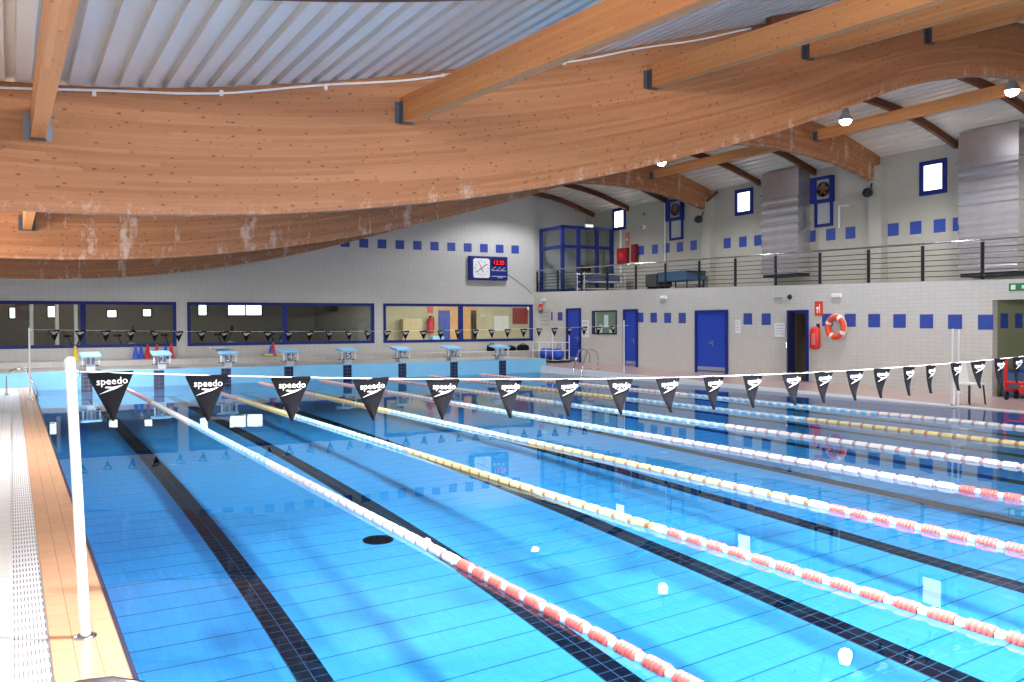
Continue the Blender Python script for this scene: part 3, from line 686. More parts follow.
# ------------------------------------------------------------------ starting blocks
for i in range(8):
    X = 2*i+1
    o = thing('starting_block', (X+.13, YP+.42, ZE), 'light blue starting block numbered %d, %s' % (i+1, ['leftmost of the row', 'in front of the red and blue cones', 'with a grey board on its platform', 'beside a small red cone', 'middle of the far wall, under the second window', 'under the left end of the third window', 'below the blue inner door', 'rightmost of the row'][i]), 'starting block', 'starting blocks on the far end')
    b = MB(); Mx = T(0, .05, .47) @ R(math.radians(7), 'X'); b.bev((-.28, -.34, -.035), (.28, .36, .035), .012, 0, Mx); plf = b.build('platform', M_ltblue, o)
    b = MB(); b.box((-.26, -.32, .035), (.26, .34, .04), 0, Mx); b.build('grip_surface', mat('blue_grip_surface', (140, 194, 228), .8, var=.12, scale=80), plf)
    b = MB(); b.bev((-.12, -.16, 0), (.12, .22, .43), .01); b.build('pedestal', mat('pale_grey_pedestal', (184, 186, 190), .4), o)
    b = MB(); b.box((-.1, -.17, .14), (.1, -.16, .42)); npl = b.build('number_plate', mat('dim_number_plate', (120, 124, 130), .4), o)
    b = MB(); b.text(str(i+1), .3, ON_Y(0, -.172, .28), .006, 0, sx=1.1); b.build('numeral', M_white, npl)
    for s in (-1, 1):
        b = MB(); b.tube([(s*.23, -.12, .42), (s*.23, -.2, .4), (s*.23, -.21, .34), (s*.23, -.21, .2), (s*.23, -.14, .16)], .026, 8); b.build('hand_grip', M_white, o)
    b = MB(); b.tube([(-.27, -.08, .14), (.27, -.08, .14)], .015, 8); b.box((-.27, -.1, .13), (-.12, .15, .15)); b.box((.12, -.1, .13), (.27, .15, .15)); b.build('side_step', M_dark, o)
b = MB(); b.bev((4.62, YP+.5, 1.08), (5.22, YP+.82, 1.17), .02); tag(b.build('kickboard', M_grey), 'grey board lying on the third starting block', 'board')

# ------------------------------------------------------------------ pool ladders (grab rails)
def ladder(x, y, z, side, label, h=.72):
    o = thing('pool_ladder', (x, y, z), label, 'pool ladder', 'pool ladders', 0 if side < 0 else math.pi)
    for s in (-.26, .26):
        pts = [(-.62, s, 0), (-.62, s, h*.72)]
        for k in range(1, 8):
            a = math.pi*k/8*.78; pts.append((-.62+.2-.2*math.cos(a)+.02*k, s, h*.72+.28*h*math.sin(a)))
        pts += [(-.02, s, h*.42), (.07, s, .05), (.09, s, -.5), (.09, s, -1.1)]
        b = MB(); b.tube(pts, .02, 10); b.build('grab_rail', M_chrome, o)
        b = MB(); b.lathe([(.05, 0), (.05, .01), (.024, .02)], 12, 0, T(-.62, s, 0)); b.build('foot_flange', M_chrome, o)
    for zz in (-.25, -.55, -.85):
        b = MB(); b.bev((.05, -.25, zz-.015), (.13, .25, zz+.015), .006); b.build('tread', M_whitep, o)
    return o
ladder(XL, 26.3, ZD, -1, 'steel pool ladder rails at the far left corner of the pool', .66)
ladder(XR, 26.45, zdk(26.45), 1, 'steel pool ladder rails at the right pool edge near the far corner', .72)
ladder(XL, 2.62, ZD, -1, 'steel pool ladder rail peeping in at the bottom left corner', .66)

# ------------------------------------------------------------------ far wall: clock panel
a, c = at(467.5, 256, Y=YW), at(505.5, 280.8, Y=YW); cw, chh = c.x-a.x, a.z-c.z
o = thing('scoreboard_clock', (a.x, YW, c.z), 'blue clock panel with white dial and red digits on the far wall', 'clock')
b = MB(); b.bev((0, -.22, 0), (cw, 0, chh), .03); b.build('case', M_blue, o)
b = MB(); x0, x1, z0, z1 = cw*.085, cw*.515, chh*.09, chh*.9
pts = []
for qx, qz, a0 in ((x1-.1, z1-.1, 0), (x0+.1, z1-.1, 90), (x0+.1, z0+.1, 180), (x1-.1, z0+.1, 270)):
    pts += [(qx+.1*math.cos(math.radians(a0+t)), qz+.1*math.sin(math.radians(a0+t))) for t in (0, 30, 60, 90)]
b.poly(pts, ON_Y(0, -.22, 0), .01); dial = b.build('dial', M_paper, o)
cx, cz = (x0+x1)/2, (z0+z1)/2; b = MB(); rr = (x1-x0)*.42
for k in range(12):
    an = k*math.pi/6; Mk = ON_Y(cx, -.231, cz) @ R(an, 'Z'); b.box((rr*.82, -.012, 0), (rr, .012, .002), 1 if k % 2 else 0, Mk)
b.build('tick_marks', [M_dark, M_red], dial)
for an, ln, m_, nm in ((35, .95, M_dark, 'minute_hand'), (-62, .6, M_dark, 'hour_hand'), (118, .8, M_red, 'second_hand'), (217, .95, M_dark, 'sweep_hand')):
    b = MB(); b.box((-.04, -.014, 0), (rr*ln, .014, .003), 0, ON_Y(cx, -.234, cz) @ R(math.radians(an), 'Z')); b.build(nm, m_, dial)
b = MB(); b.box((cw*.58, -.228, chh*.6), (cw*.93, -.22, chh*.88)); disp = b.build('display', M_black, o)
b = MB(); b.text('12:25', chh*.25, ON_Y(cw*.755, -.232, chh*.74), .004, 0, sx=1.0); b.build('digits', M_led, disp)
b = MB()
for k, (u, v, l) in enumerate(((.56, .46, .12), (.62, .5, .1), (.7, .45, .08), (.76, .5, .07), (.82, .46, .1), (.88, .48, .07))): b.box((0, 0, 0), (cw*l*.6, .02, .003), 0, ON_Y(cw*u, -.223, chh*v) @ R(.5 if k % 2 else -.3, 'Z'))
b.box((cw*.57, -.223, chh*.4), (cw*.95, -.22, chh*.415)); b.box((cw*.57, -.223, chh*.16), (cw*.95, -.22, chh*.18)); b.box((cw*.72, -.223, chh*.1), (cw*.86, -.22, chh*.12)); b.build('lettering', M_paper, o)
b = MB(); b.tube([(c.x, YW-.03, c.z+.35), (c.x+.5, YW-.02, c.z+.05), (c.x+1.1, YW-.02, c.z-.35), (19.3, YW-.02, c.z-.6)], .012, 6); tag(b.build('clock_cable', M_grey), 'thin cable running from the clock panel down the far wall', 'cable')

# behind the far windows
def on_room(x0, y0, x1, y1, Y, d, m, name, label, cat, bev=.01):
    a, c = at(x0, y1, Y=Y), at(x1, y0, Y=Y); b = MB(); b.bev((min(a.x, c.x), Y-d, a.z), (max(a.x, c.x), Y, c.z), bev); return tag(b.build(name, m), label, cat)
on_room(438.5, 310.5, 449.5, 343, 39.8, .06, M_door, 'interior_door', 'blue door on the orange wall behind the third window', 'door')
on_room(471.5, 310.5, 475.5, 343, 39.75, .1, M_dark, 'dark_locker', 'narrow dark locker behind the third window', 'locker')
on_room(512.5, 308, 527.5, 324, 39.8, .04, mat('dark_red_poster', (150, 42, 40), .6, var=.4, scale=2.5), 'poster', 'dark red poster at the right end of the third window', 'poster')
on_room(494, 316, 508.5, 331, 39.8, .03, M_paper, 'whiteboard', 'white notice board behind the third window', 'board')
on_room(400, 319, 419, 343, 39.7, .4, mat('cream_cupboard', (206, 190, 150), .5), 'cupboard', 'cream cupboard behind the left half of the third window', 'cupboard')
on_room(427.5, 306.5, 433, 313, 39.8, .02, M_orange, 'fire_sign', 'small orange fire sign behind the third window', 'sign')
p = at(430.5, 333, Y=39.6); o = thing('fire_extinguisher', (p.x, 39.6, p.z), 'red fire extinguisher on the wall behind the third window', 'extinguisher')
b = MB(); b.lathe([(0, 0), (.17, .01), (.18, .08), (.18, .58), (.11, .7), (.05, .74), (0, .75)], 18); b.build('cylinder', M_red, o)
b = MB(); b.lathe([(.05, .74), (.06, .82), (0, .84)], 10); b.tube([(0, 0, .8), (.16, 0, .78), (.2, 0, .5), (.2, 0, .3)], .02, 6); b.build('hose', M_dark, o)
b = MB(); b.box((-.08, .15, .3), (.08, .2, .4)); b.build('bracket', M_dark, o)
on_room(428.5, 336, 440, 342, 38.9, .5, M_ltblue, 'storage_box', 'light blue box standing under the fire extinguisher behind the third window', 'box', .03)
def reflection_panel(x0, y0, x1, y1, lab, split=None):  # glowing panels stand in for hall windows reflected in the far glass
    a, c = at(x0, y1, Y=42.8), at(x1, y0, Y=42.8); o = thing('window_reflection', (a.x, 42.8, a.z), lab, 'window', 'window reflections built as glowing panels behind the glass'); W_, H_ = c.x-a.x, c.z-a.z
    f = MB(); t = .06
    for p, q in (((-t, -t), (W_+t, 0)), ((-t, H_), (W_+t, H_+t)), ((-t, 0), (0, H_)), ((W_, 0), (W_+t, H_))): f.box((p[0], -.08, p[1]), (q[0], 0, q[1]))
    if split: f.box((W_*split-.03, -.08, 0), (W_*split+.03, 0, H_))
    f.build('frame', M_dark, o); b = MB(); b.box((0, -.04, 0), (W_, -.02, H_)); b.build('pane', M_pane, o)
reflection_panel(228, 303.5, 261, 315, 'wide two pane window reflection, a glowing panel behind the second window', .51)
reflection_panel(198.5, 303.5, 206, 315, 'narrow window reflection, a glowing panel at the left end of the second window')
reflection_panel(107.5, 310.5, 116, 317, 'small window reflection, a glowing panel left of centre in the first window')
reflection_panel(143, 309.5, 150.5, 316, 'small window reflection, a glowing panel at the right end of the first window')
reflection_panel(48, 306.5, 57, 317, 'window reflection, a glowing panel between the columns of the first window')
reflection_panel(10, 308, 15, 318, 'narrow glowing panel at the far left of the first window')
for x, lab in ((31.5, 'pale column'), (57, 'pale column beside a glowing panel'), (76, 'pale column next to the blue mullion')):
    p = at(x, 330, Y=40); b = MB(); b.lathe([(.075, .6), (.075, 3.2)], 14, 0, T(p.x, 40, 0)); b.lathe([(.12, .6), (.12, .68), (.075, .7)], 14, 0, T(p.x, 40, 0)); tag(b.build('column', M_whitep), lab+' inside the first window', 'column', 'columns inside the first window')
on_room(15, 303, 30, 319, 42.7, .08, M_dark, 'wall_screen', 'dark screen on the back wall inside the first window', 'screen')
def bike(x, y, lab):
    o = thing('exercise_bike', (x, y, .6), lab, 'exercise bike', 'exercise bikes inside the gym')
    b = MB(); b.tube([(-.5, 0, .05), (0, 0, .35), (.42, 0, .05)], .04, 8); b.tube([(0, 0, .35), (-.2, 0, .85)], .035, 8); b.tube([(.05, 0, .35), (.38, 0, 1.05)], .035, 8); b.build('frame', M_dark, o)
    b = MB(); b.lathe([(0, -.04), (.26, -.04), (.26, .04), (0, .04)], 20, 0, T(.3, 0, .34) @ R(math.pi/2, 'X')); b.build('flywheel', M_grey, o)
    b = MB(); b.bev((-.34, -.1, .84), (-.06, .1, .92), .03); b.build('saddle', M_black, o)
    b = MB(); b.tube([(.34, -.24, 1.1), (.4, 0, 1.06), (.34, .24, 1.1)], .022, 8); b.bev((.36, -.1, 1.08), (.4, .1, 1.26), .01); b.build('handlebar', M_black, o)
for x, y, lab in ((1.2, 39, 'leftmost dark exercise bike inside the gym'), (3.0, 39, 'second dark exercise bike inside the gym'), (4.8, 39.2, 'third dark exercise bike inside the gym'), (6.9, 39, 'dark exercise bike behind the second window, left end'), (9.2, 39.3, 'dark exercise bike behind the second window, right half')): bike(x, y, lab)
# air unit and white table behind the second window
p = at(331, 308, X=11.85); b = MB(); b.bev((11.68, p.y-.5, p.z-.14), (12.0, p.y+.5, p.z+.14), .03); tag(b.build('air_unit', M_dark), 'dark air unit high behind the second window', 'air unit')

# ------------------------------------------------------------------ cones and bags by the far wall
def cone(x, y, m, label, h=.5):
    o = thing('traffic_cone', (x, y, .70), label, 'cone', 'small cones by the far wall')
    b = MB(); b.lathe([(.115, .02), (.1, .05), (.035, h-.02), (.02, h), (0, h)], 16); b.build('body', m, o)
    b = MB(); b.bev((-.12, -.12, 0), (.12, .12, .03), .01); b.build('base', m, o)
Yc = 33.6
for px, m, lab, h in ((75, M_yellow, 'yellow cone behind the first starting block', .5), (148, M_red, 'left red cone behind the second starting block', .5), (156.5, M_red, 'middle red cone behind the second starting block', .5), (171.8, M_red, 'red cone right of the second starting block', .52),
                      (135, M_bluepl, 'leftmost blue cone beside the second starting block', .46), (141.5, M_bluepl, 'blue cone between another blue cone and a red one', .46), (165, M_bluepl, 'blue cone between two red cones', .46), (274, M_red, 'red cone left of the fourth starting block', .52), (270, M_bluepl, 'blue cone left of the lone red cone', .4)):
    p = at(px, 350, Y=Yc); cone(p.x, Yc+(.1 if px in (148, 171.8, 141.5, 274) else -.14), m, lab, h)
p = at(268.5, 352, Y=33.3); o = thing('float_belt', (p.x, 33.3, .70), 'yellow foam piece at the foot of the small blue cone', 'foam'); b = MB(); b.bev((-.16, -.1, 0), (.16, .1, .08), .03); b.build('foam', M_yellow, o)
b = MB(); b.tube([(-.1, 0, .085), (.1, 0, .085)], .01, 6); b.build('strap', M_white, o)
def bag(px0, px1, h, lab):
    a, c = at(px0, 350, Y=33.7), at(px1, 350, Y=33.7); W_ = c.x-a.x; o = thing('sports_bag', ((a.x+c.x)/2, 33.7, .70), lab, 'bag', 'black bags on the end deck')
    b = MB(); n = 12; vs = []; prof = [(0, .0), (.9, .02), (1, .3), (.86, .8), (.5, 1), (0, 1.02)]
    b.lathe([(r_, z_) for r_, z_ in prof], 18, 0, Matrix.Diagonal((W_/2, .22, h, 1))); b.build('body', M_black, o)
    b = MB(); b.tube([(-W_*.22, 0, h*.95), (-W_*.12, 0, h*1.15), (W_*.12, 0, h*1.15), (W_*.22, 0, h*.95)], .015, 6); b.build('strap', M_dark, o)
bag(487, 497, .3, 'black bag behind the eighth starting block'); bag(505, 516, .2, 'flat black bag in the middle by the far wall'); bag(517, 529, .26, 'black bag nearest the far right corner')

# ------------------------------------------------------------------ right wall fittings
for px, py, lab in ((544, 300, 'white emergency light near the far corner of the right wall'), (664, 297.5, 'white emergency light above the blue tiles beside the wide blue door'), (837, 295.5, 'white emergency light above the life ring')):
    p = at(px, py, X=XW); o = thing('emergency_light', (XW, p.y, p.z), lab, 'emergency light', 'emergency lights on the right wall')
    b = MB(); b.bev((-.06, -.16, -.06), (0, .16, .06), .015); b.build('housing', M_whitep, o); b = MB(); b.bev((-.068, -.13, -.04), (-.058, .13, .03), .005); b.build('diffuser', M_white, o)
def plate(px, py, w_, h_, m, name, lab, cat, grp=None, mark=None):
    p = at(px, py, X=XW); o = thing(name, (XW, p.y, p.z), lab, cat, grp)
    b = MB(); b.bev((-.015, -w_/2, -h_/2), (0, w_/2, h_/2), .003); b.build('board', m, o)
    if mark:
        b = MB(); mark(b, w_, h_); b.build('mark', M_white if name != 'notice' else M_grey, o)
    return o
def ext_mark(b, w_, h_): b.lathe([(0, 0), (.05, 0), (.05, .004), (0, .004)], 10, 0, ON_X(-.02, .04, 0)); b.box((-.019, -.05, -h_*.3), (-.015, -.02, h_*.3)); b.box((-.019, .02, -h_*.3), (-.015, .07, h_*.05))
plate(541, 308.5, .34, .4, M_orange, 'fire_sign', 'orange fire sign above the ball cage at the far corner', 'sign', None, ext_mark)
plate(819, 308.5, .3, .42, M_orange, 'fire_sign', 'orange fire sign above the red extinguisher cover', 'sign', None, ext_mark)
def exit_mark(b, w_, h_):
    b.poly([(-.02, -.04), (.05, -.04), (.05, -.07), (.12, 0), (.05, .07), (.05, .04), (-.02, .04)], ON_X(-.019, -.12, 0), .004); b.box((-.019, .05, -h_*.3), (-.015, .16, h_*.3))
plate(1018, 287, .42, .18, mat('exit_green', (40, 128, 84), .4), 'exit_sign', 'green exit sign above the corridor opening', 'sign', None, exit_mark)
def lines(b, w_, h_):
    for k in range(4): b.box((-.017, -w_*.36, h_*(.3-.2*k)), (-.015, w_*.36, h_*(.34-.2*k)))
plate(573.7, 324, .42, .62, M_paper, 'notice', 'white paper on the far blue door', 'notice', None, lines)
plate(711, 343, .22, .36, M_paper, 'notice', 'small white notice on the wide blue door', 'notice', None, lines)
plate(738, 326.5, .22, .42, M_paper, 'notice', 'small white notice right of the wide blue door', 'notice', None, lines)
plate(780, 330, .42, .42, M_paper, 'notice', 'white notice left of the open blue door', 'notice', None, lines)
plate(545, 319, 1.0, .85, mat('grey_board', (186, 186, 182), .5), 'notice', 'pale notice board over the ball cage', 'board', None, lines)
plate(585.5, 328.5, .5, .7, M_paper, 'notice', 'white sheet beside the serving hatch', 'notice', None, lines)
b = MB(); p = at(790, 297, X=XW); b.lathe([(0, .06), (.07, .05), (.08, 0)], 14, 0, T(XW, p.y, p.z) @ R(-math.pi/2, 'Y')); tag(b.build('wall_speaker', M_dark), 'small round black wall fitting above the open door', 'fitting')
b = MB(); p = at(779, 298, X=XW); b.bev((XW-.05, p.y-.16, p.z-.03), (XW, p.y+.16, p.z+.03), .01); tag(b.build('cable_box', M_grey), 'small grey cable box above the open blue door', 'box')
# life ring
p = at(838, 327.3, X=XW); o = thing('life_ring', (XW-.09, p.y, p.z), 'orange life ring with white bands on the right wall', 'life ring')
b = MB(); b.torus(.28, .085, R(math.pi/2, 'Y') @ R(.35, 'Z'), 40, 12, 0, lambda i: 1 if i % 10 in (0, 1) else 0); b.build('ring', [M_orange, M_white], o)
b = MB(); b.torus(.37, .012, R(math.pi/2, 'Y'), 36, 6); b.build('grab_line', M_white, o)
b = MB(); b.tube([(.08, 0, .2), (-.03, 0, .2), (-.03, 0, .25)], .015, 6); b.build('hook', M_dark, o)
# extinguisher cover
p = at(817, 338, X=XW); o = thing('extinguisher_cover', (XW, p.y-.05, p.z-.33), 'red covered fire extinguisher hanging left of the life ring', 'extinguisher')
b = MB(); b.lathe([(0, 0), (.12, .02), (.17, .08), (.17, .46), (.14, .58), (.08, .66), (0, .68)], 16, 0, T(-.14, 0, 0) @ Matrix.Diagonal((.7, 1.0, 1, 1))); b.build('cover', M_red, o)
b = MB(); b.bev((-.27, -.1, .14), (-.245, .02, .46), .01); b.build('clear_panel', mat('pinkish_window_patch', (214, 120, 116), .3), o)
b = MB(); b.box((-.03, -.05, .5), (0, .05, .74)); b.build('bracket', M_dark, o)
# ball cage in the far corner
ca, cb_ = at(541, 359, X=18.6), at(561, 361, X=18.6); L = ca.y-cb_.y; CY_ = (ca.y+cb_.y)/2
o = thing('ball_cage', (18.55, CY_, zdk(31)), 'white wire cage of blue balls in the far right corner', 'cage')
for k in range(4):
    y = -L/2+k*L/3
    for x in (-.35, .45):
        b = MB(); b.tube([(x, y, 0), (x, y, .85 if k else 1.2)], .018, 6); b.build('upright', M_white, o)
b = MB()
for z in (.1, .5, .83):
    for x in (-.35, .45): b.tube([(x, -L/2, z), (x, L/2, z)], .012, 6)
    for y in (-L/2, L/2): b.tube([(-.35, y, z), (.45, y, z)], .012, 6)
b.build('rails', M_white, o); b = MB(); b.bev((-.4, -L/2-.05, .03), (.5, L/2+.05, .1), .01); b.build('base', M_dark, o)
for k, (y, lab) in enumerate(((-.56, 'blue ball at the near end of the white cage'), (-.05, 'blue ball in the middle of the white cage'), (.47, 'blue ball at the far end of the white cage'))):
    q = thing('exercise_ball', (18.55+.05, CY_+y, zdk(31)+.1), lab, 'ball', 'blue balls in the cage'); b = MB(); b.lathe([(.25*math.sin(math.pi*t/12), .25-.25*math.cos(math.pi*t/12)) for t in range(13)], 20); b.build('ball', M_bluepl, q)
    b = MB(); b.lathe([(.03, .495), (.03, .505), (0, .505)], 8); b.build('valve', M_whitep, q)
# drain on the pool floor
p = at(367, 535, Z=-1.0); o = thing('floor_drain', (2.56, 9.25, POOL_Z+.004), 'round dark drain on the pool floor beside the first lane rope', 'drain')
b = MB(); b.lathe([(.17, 0), (.17, .02), (.13, .03)], 24); b.build('rim', M_dark, o); b = MB(); b.lathe([(.13, .025), (0, .03)], 24); b.build('grille', M_dark, o)

# ------------------------------------------------------------------ chair, trolley and crates at the right
p = at(966, 405, Z=zdk(12.4)); o = thing('plastic_chair', (17.35, p.y*17.35/p.x if False else 12.12, zdk(12.12)), 'white plastic chair with dark legs beside the slim white poles', 'chair', None, math.radians(-100))
b = MB(); b.bev((-.22, -.22, .42), (.24, .22, .46), .015); b.build('seat', M_whitep, o)
b = MB(); b.bev((-.23, -.21, .0), (-.19, .21, .46), .015, 0, T(0, 0, .46) @ T(-.2, 0, 0) @ R(-.22, 'Y') @ T(.2, 0, 0)); b.build('backrest', M_whitep, o)
for sx in (-1, 1):
    for sy in (-1, 1):
        b = MB(); b.tube([(sx*.19, sy*.19, .42), (sx*.22, sy*.22, 0)], .018, 8); b.build('leg', M_dark, o)
o = thing('red_trolley', (19.0, 12.0, zdk(12)), 'bright red tubular trolley in front of the corridor opening', 'trolley', None, math.radians(8))
b = MB()
for y in (-.32, .3): b.tube([(0, y, .95), (0, y, .32), (.1, y, .22), (.55, y, .2)], .045, 8)
b.tube([(0, -.32, .4), (0, .3, .4)], .04, 8); b.tube([(.55, -.32, .2), (.55, .3, .2)], .04, 8); b.build('frame', M_red, o)
b = MB(); b.bev((-.1, -.34, .14), (.6, -.02, .36), .04); b.build('bin', M_red, o)
for x, y in ((0, -.3), (0, .28), (.5, -.3), (.5, .28)):
    b = MB(); b.lathe([(0, -.02), (.1, -.02), (.1, .02), (0, .02)], 14, 0, T(x, y, .1) @ R(math.pi/2, 'X')); b.build('wheel', M_dark, o)
for k, (x, y, h, lab) in enumerate(((19.95, 12.55, .62, 'blue crate just inside the corridor'), (20.55, 12.5, .8, 'taller blue crate deeper in the corridor'))):
    o = thing('plastic_crate', (x, y, .03), lab, 'crate', 'blue crates in the corridor'); b = MB(); b.bev((-.24, -.3, 0), (.24, .3, h), .02); b.build('body', mat('slate_blue_crate', (70, 104, 140), .5), o)
    b = MB(); b.bev((-.26, -.32, h-.06), (.26, .32, h), .01); b.build('rim', M_bluepl, o)

# ------------------------------------------------------------------ gallery: railing, booth, ducts, furniture
RY = [34.1, 32.4, 30.58, 28.75, 26.92, 25.19, 23.38, 21.65, 19.91, 18.19, 16.51, 14.85, 13.23, 11.6, 9.9]
o = thing('gallery_railing', (XW+.12, 0, 0), 'dark railing of thin bars along the gallery edge', 'railing')
for y in RY:
    b = MB(); b.box((-.03, y-.03, zbal(y)), (.03, y+.03, zbal(y)+.92)); b.build('post', M_dark, o)
for k in range(6):
    b = MB(); h = .12+k*.135; b.tube([(-.035, 34.1, zbal(34.1)+h), (-.035, 5, zbal(5)+h)], .011, 6); b.build('bar', M_dark, o)
b = MB(); b.tube([(0, 34.1, zbal(34.1)+.97), (0, 5, zbal(5)+.97)], .026, 8); tag(b.build('handrail', M_chrome, o), 'pale steel handrail')
# glazed booth
bx0, bx1, by0, by1 = XW+.28, XU-.02, 32.3, YW-.02; z0 = zbal(33); zt = 6.08
o = thing('glazed_booth', (bx0, by0, z0), 'blue framed glass booth at the far end of the gallery', 'booth'); Wb, Db, Hb = bx1-bx0, by1-by0, zt-z0
fr = MB(); t = .13; split = Hb*.66
pxs = [0, (at(578, 260, Y=by0).x-bx0), (at(596.5, 260, Y=by0).x-bx0), Wb-t]
for x in pxs: fr.box((x, 0, 0), (x+t, t, Hb))
for zz in (0, split, Hb-t): fr.box((0, .01, zz), (Wb, t-.01, zz+t)); fr.box((.01, 0, zz), (t-.01, Db, zz+t))
fr.box((0, Db-t, 0), (t, Db, Hb)); fr.build('frame', mat('booth_blue_frame', (22, 38, 118), .45), o)
for za, zb_ in ((t, split), (split+t, Hb-t)):
    for xa, xb in zip(pxs[:-1], pxs[1:]): g = MB(); g.box((xa+t, .05, za), (xb, .06, zb_)); g.build('pane', M_glass, o)
    g = MB(); g.box((.05, t, za), (.06, Db-t, zb_)); g.build('pane', M_glass, o)
p = at(588.5, 226, Y=by0-.02); o = thing('exit_light', (p.x, by0-.02, p.z), 'small white light box on the top of the blue booth', 'light'); b = MB(); b.bev((-.22, -.07, -.08), (.22, 0, .08), .015); b.build('housing', M_white, o)
b = MB(); b.box((-.19, -.075, -.05), (.19, -.07, .05)); b.build('diffuser', emit('soft_white_sign', (250, 252, 240), 1.2), o)
p = at(603, 270, Y=33.4); o = thing('padded_chair', (21.75, 33.4, zbal(33.4)+.01), 'dark red chair inside the glass booth', 'chair')
mr = mat('dark_red_fabric', (92, 30, 28), .8)
b = MB(); b.bev((-.3, -.3, .42), (.3, .3, .54), .04); b.build('seat', mr, o); b = MB(); b.bev((-.34, .2, .5), (.34, .32, 1.25), .05); b.build('backrest', mr, o)
for sx in (-1, 1):
    for sy in (-1, 1): b = MB(); b.tube([(sx*.24, sy*.24, .44), (sx*.26, sy*.26, 0)], .025, 8); b.build('leg', M_dark, o)
# white rack with shelves before the booth
o = thing('shelf_rack', (20.95, 31.2, zbal(31.2)), 'low white rack with three shelves before the glass booth', 'rack')
for z in (.12, .42, .74):
    b = MB(); b.bev((-1.1, -.3, z-.02), (1.1, .3, z+.02), .008); b.build('shelf', M_white, o)
for x in (-1.05, 1.05):
    for y in (-.26, .26): b = MB(); b.tube([(x, y, 0), (x, y, .8)], .02, 8); b.build('leg', M_white, o)
for k, (x, lab) in enumerate(((-.5, 'blue grey box on the left of the white rack'), (.55, 'blue grey box on the right of the white rack'))):
    b = MB(); b.bev((20.95+x-.3, 31.0, zbal(31.2)+.44), (20.95+x+.3, 31.4, zbal(31.2)+.68), .02); tag(b.build('storage_box', mat('blue_grey_box', (96, 108, 150), .6)), lab, 'box', 'boxes on the white rack')
# hose cabinets, sign and conduit beside the far small window
p = at(624, 256, X=XU); o = thing('hose_cabinet', (XU, p.y, p.z), 'dark red fire hose cabinet on the gallery wall', 'fire cabinet')
b = MB(); b.bev((-.18, -.4, -.34), (0, .3, .34), .02); b.build('case', mat('dark_red_enamel', (140, 24, 34), .4), o); b = MB(); b.lathe([(0, 0), (.17, 0), (.17, .01), (0, .01)], 18, 0, ON_X(-.197, -.02, 0)); b.build('sign_disc', M_red, o); b = MB(); b.bev((-.195, -.34, -.28), (-.18, .24, .28), .01); b.build('door', mat('red_cabinet_door', (164, 30, 40), .4), o)
p = at(630, 255, X=XU); b = MB(); b.bev((XU-.2, p.y-.62, p.z-.34), (XU-.02, p.y-.32, p.z+.42), .02); tag(b.build('alarm_box', mat('deep_red_box', (120, 20, 30), .4)), 'narrow red box beside the fire hose cabinet on the gallery wall', 'box')
p = at(627.8, 239.5, X=XU); o = thing('fire_sign', (XU, p.y, p.z), 'faded orange fire sign above the hose cabinet on the gallery', 'sign'); b = MB(); b.bev((-.02, -.16, -.3), (0, .16, .3), .004); b.build('board', mat('faded_orange', (196, 120, 96), .5), o); b = MB(); ext_mark(b, .3, .4); b.build('mark', M_white, o)
def conduit(px, y0, y1, lab, X=XU, r=.03):
    a, c = at(px, y0, X=X), at(px, y1, X=X); b = MB(); b.tube([(X-.055, a.y, a.z), (X-.055, a.y, c.z)], r, 8); b.box((X-.05, a.y-.05, (a.z+c.z)/2-.02), (X, a.y+.05, (a.z+c.z)/2+.02)); tag(b.build('conduit', M_whitep), lab, 'conduit', 'white conduits on the gallery wall')
conduit(621.8, 230, 285, 'thick white pipe below the far small gallery window', r=.045); conduit(666, 200, 272, 'thin white conduit beside the far wall fan')
a = at(840, 228, X=XU); b = MB(); c = at(840, 206, X=XU); d = at(850, 205.5, X=XU); b.tube([(XU-.04, a.y, a.z), (XU-.04, c.y, c.z), (XU-.04, d.y, d.z)], .03, 8); tag(b.build('conduit', M_whitep), 'bent white conduit right of the near wall fan', 'conduit', 'white conduits on the gallery wall')
for px, py, lab in ((644.5, 227.5, 'small white detector left of the far wall fan'), (646, 214, 'small grey camera high between the far window and fan')):
    p = at(px, py, X=XU); o = thing('wall_detector', (XU, p.y, p.z), lab, 'detector'); b = MB(); b.lathe([(.1, 0), (.1, .06), (.06, .12), (0, .13)], 14, 0, R(-math.pi/2, 'Y')); b.build('housing', M_white if py > 220 else M_grey, o); b = MB(); b.lathe([(.04, .12), (.035, .15), (0, .155)], 10, 0, R(-math.pi/2, 'Y')); b.build('lens', M_dark, o)
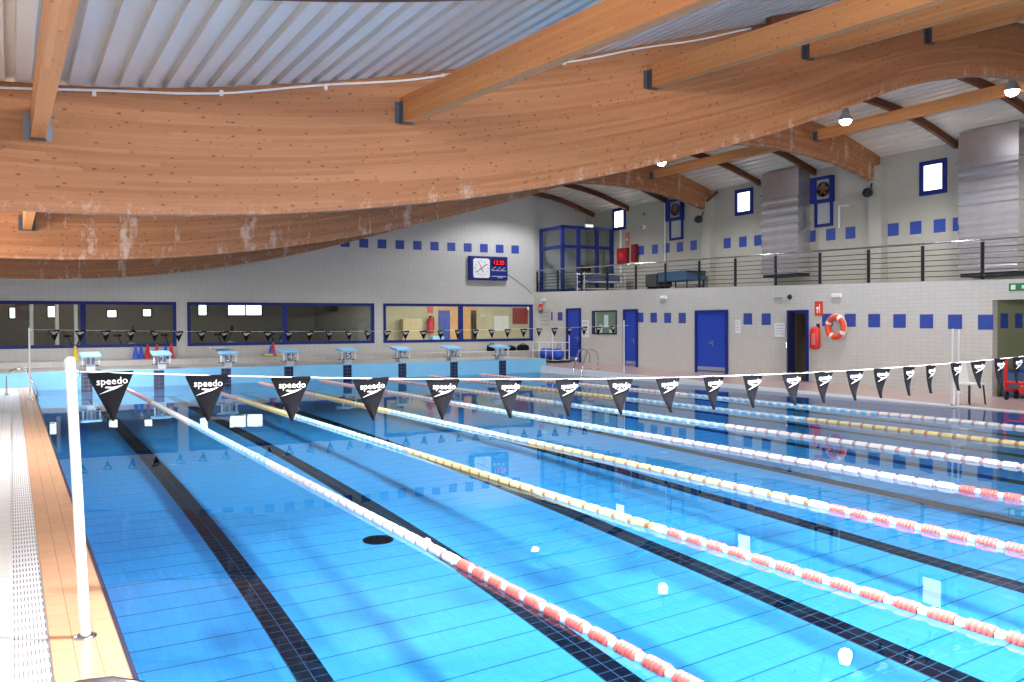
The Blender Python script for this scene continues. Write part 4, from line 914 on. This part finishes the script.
def duct(px0, px1, py_top, py_bot, d, lab):
    X = XU-d; ya, yb = at(px1, 200, X=X).y, at(px0, 200, X=X).y; zb = at((px0+px1)/2, py_bot, X=X).z; zt_ = 6.98
    o = thing('air_duct', (XU, (ya+yb)/2, zb), lab, 'air duct', 'galvanised ducts on the gallery wall'); h = zt_-zb; w2 = (yb-ya)/2
    b = MB(); prof = []; n = 9; z = .1; st = (h*.78-.1)/n
    rows = [(0, .1)]
    for k in range(n): rows += [(.045, .1+st*(k+.25)), (.045, .1+st*(k+.45)), (-.0, .1+st*(k+.7)), (0, .1+st*(k+1))]
    rows += [(0, h)]
    vs = []
    for e, zz in rows: vs += [(-d-e, -w2-e*.1, zz), (-d-e, w2+e*.1, zz), (0, w2+e*.1, zz), (0, -w2-e*.1, zz)]
    fs = []
    for k in range(len(rows)-1):
        for j in range(4): fs.append((k*4+(j+1) % 4, k*4+j, k*4+4+j, k*4+4+(j+1) % 4))
    b.add(vs, fs); b.add(vs[-4:], [(0, 1, 2, 3)]); b.build('shaft', M_galv, o)
    b = MB()
    for zz in (h*.79, h*.5): b.box((-d-.07, -w2-.05, zz-.02), (0, w2+.05, zz+.02))
    b.build('flange', M_galv, o)
    b = MB(); b.box((-d+.02, -w2+.03, 0), (0, w2-.03, .12)); b.build('outlet', M_dark, o)
duct(762, 798.5, 176, 277, .55, 'tall ribbed metal duct between the middle small window and the near wall fan')
duct(959, 1018.5, 142, 276, .62, 'large ribbed metal duct at the right edge of the view')
# gym mats on a table
p0, p1 = at(666, 285, X=21.4), at(697, 285, X=21.4); ym = (p0.y+p1.y)/2; L = abs(p0.y-p1.y)
o = thing('folding_table', (21.4, ym, zbal(ym)+.01), 'dark table draped in blue cloth on the gallery', 'table')
b = MB(); b.bev((-.45, -L/2, .62), (.45, L/2, .68), .01); b.build('tabletop', M_dark, o)
b = MB(); b.bev((-.47, -L/2+.05, .34), (.47, L/2-.1, .7), .02); b.build('cloth', mat('teal_blue_cloth', (52, 88, 122), .8, var=.25, scale=5), o)
for sx in (-.4, .4):
    for sy in (-L/2+.1, L/2-.1): b = MB(); b.tube([(sx, sy, 0), (sx, sy, .63)], .03, 8); b.build('leg', M_dark, o)
p0, p1 = at(652.5, 285, X=21.4), at(665, 285, X=21.4); ym = (p0.y+p1.y)/2; L = abs(p0.y-p1.y); o = thing('speaker_cabinet', (21.4, ym, zbal(ym)+.01), 'dark grey box cabinet left of the blue draped table', 'cabinet'); b = MB(); b.bev((-.4, -L/2+.05, .14), (.4, L/2-.05, .64), .02); b.build('case', mat('charcoal_case', (62, 64, 62), .6), o)
for sy in (-L/2+.15, L/2-.15): b = MB(); b.box((-.35, sy-.05, 0), (.35, sy+.05, .14)); b.build('foot', M_dark, o)
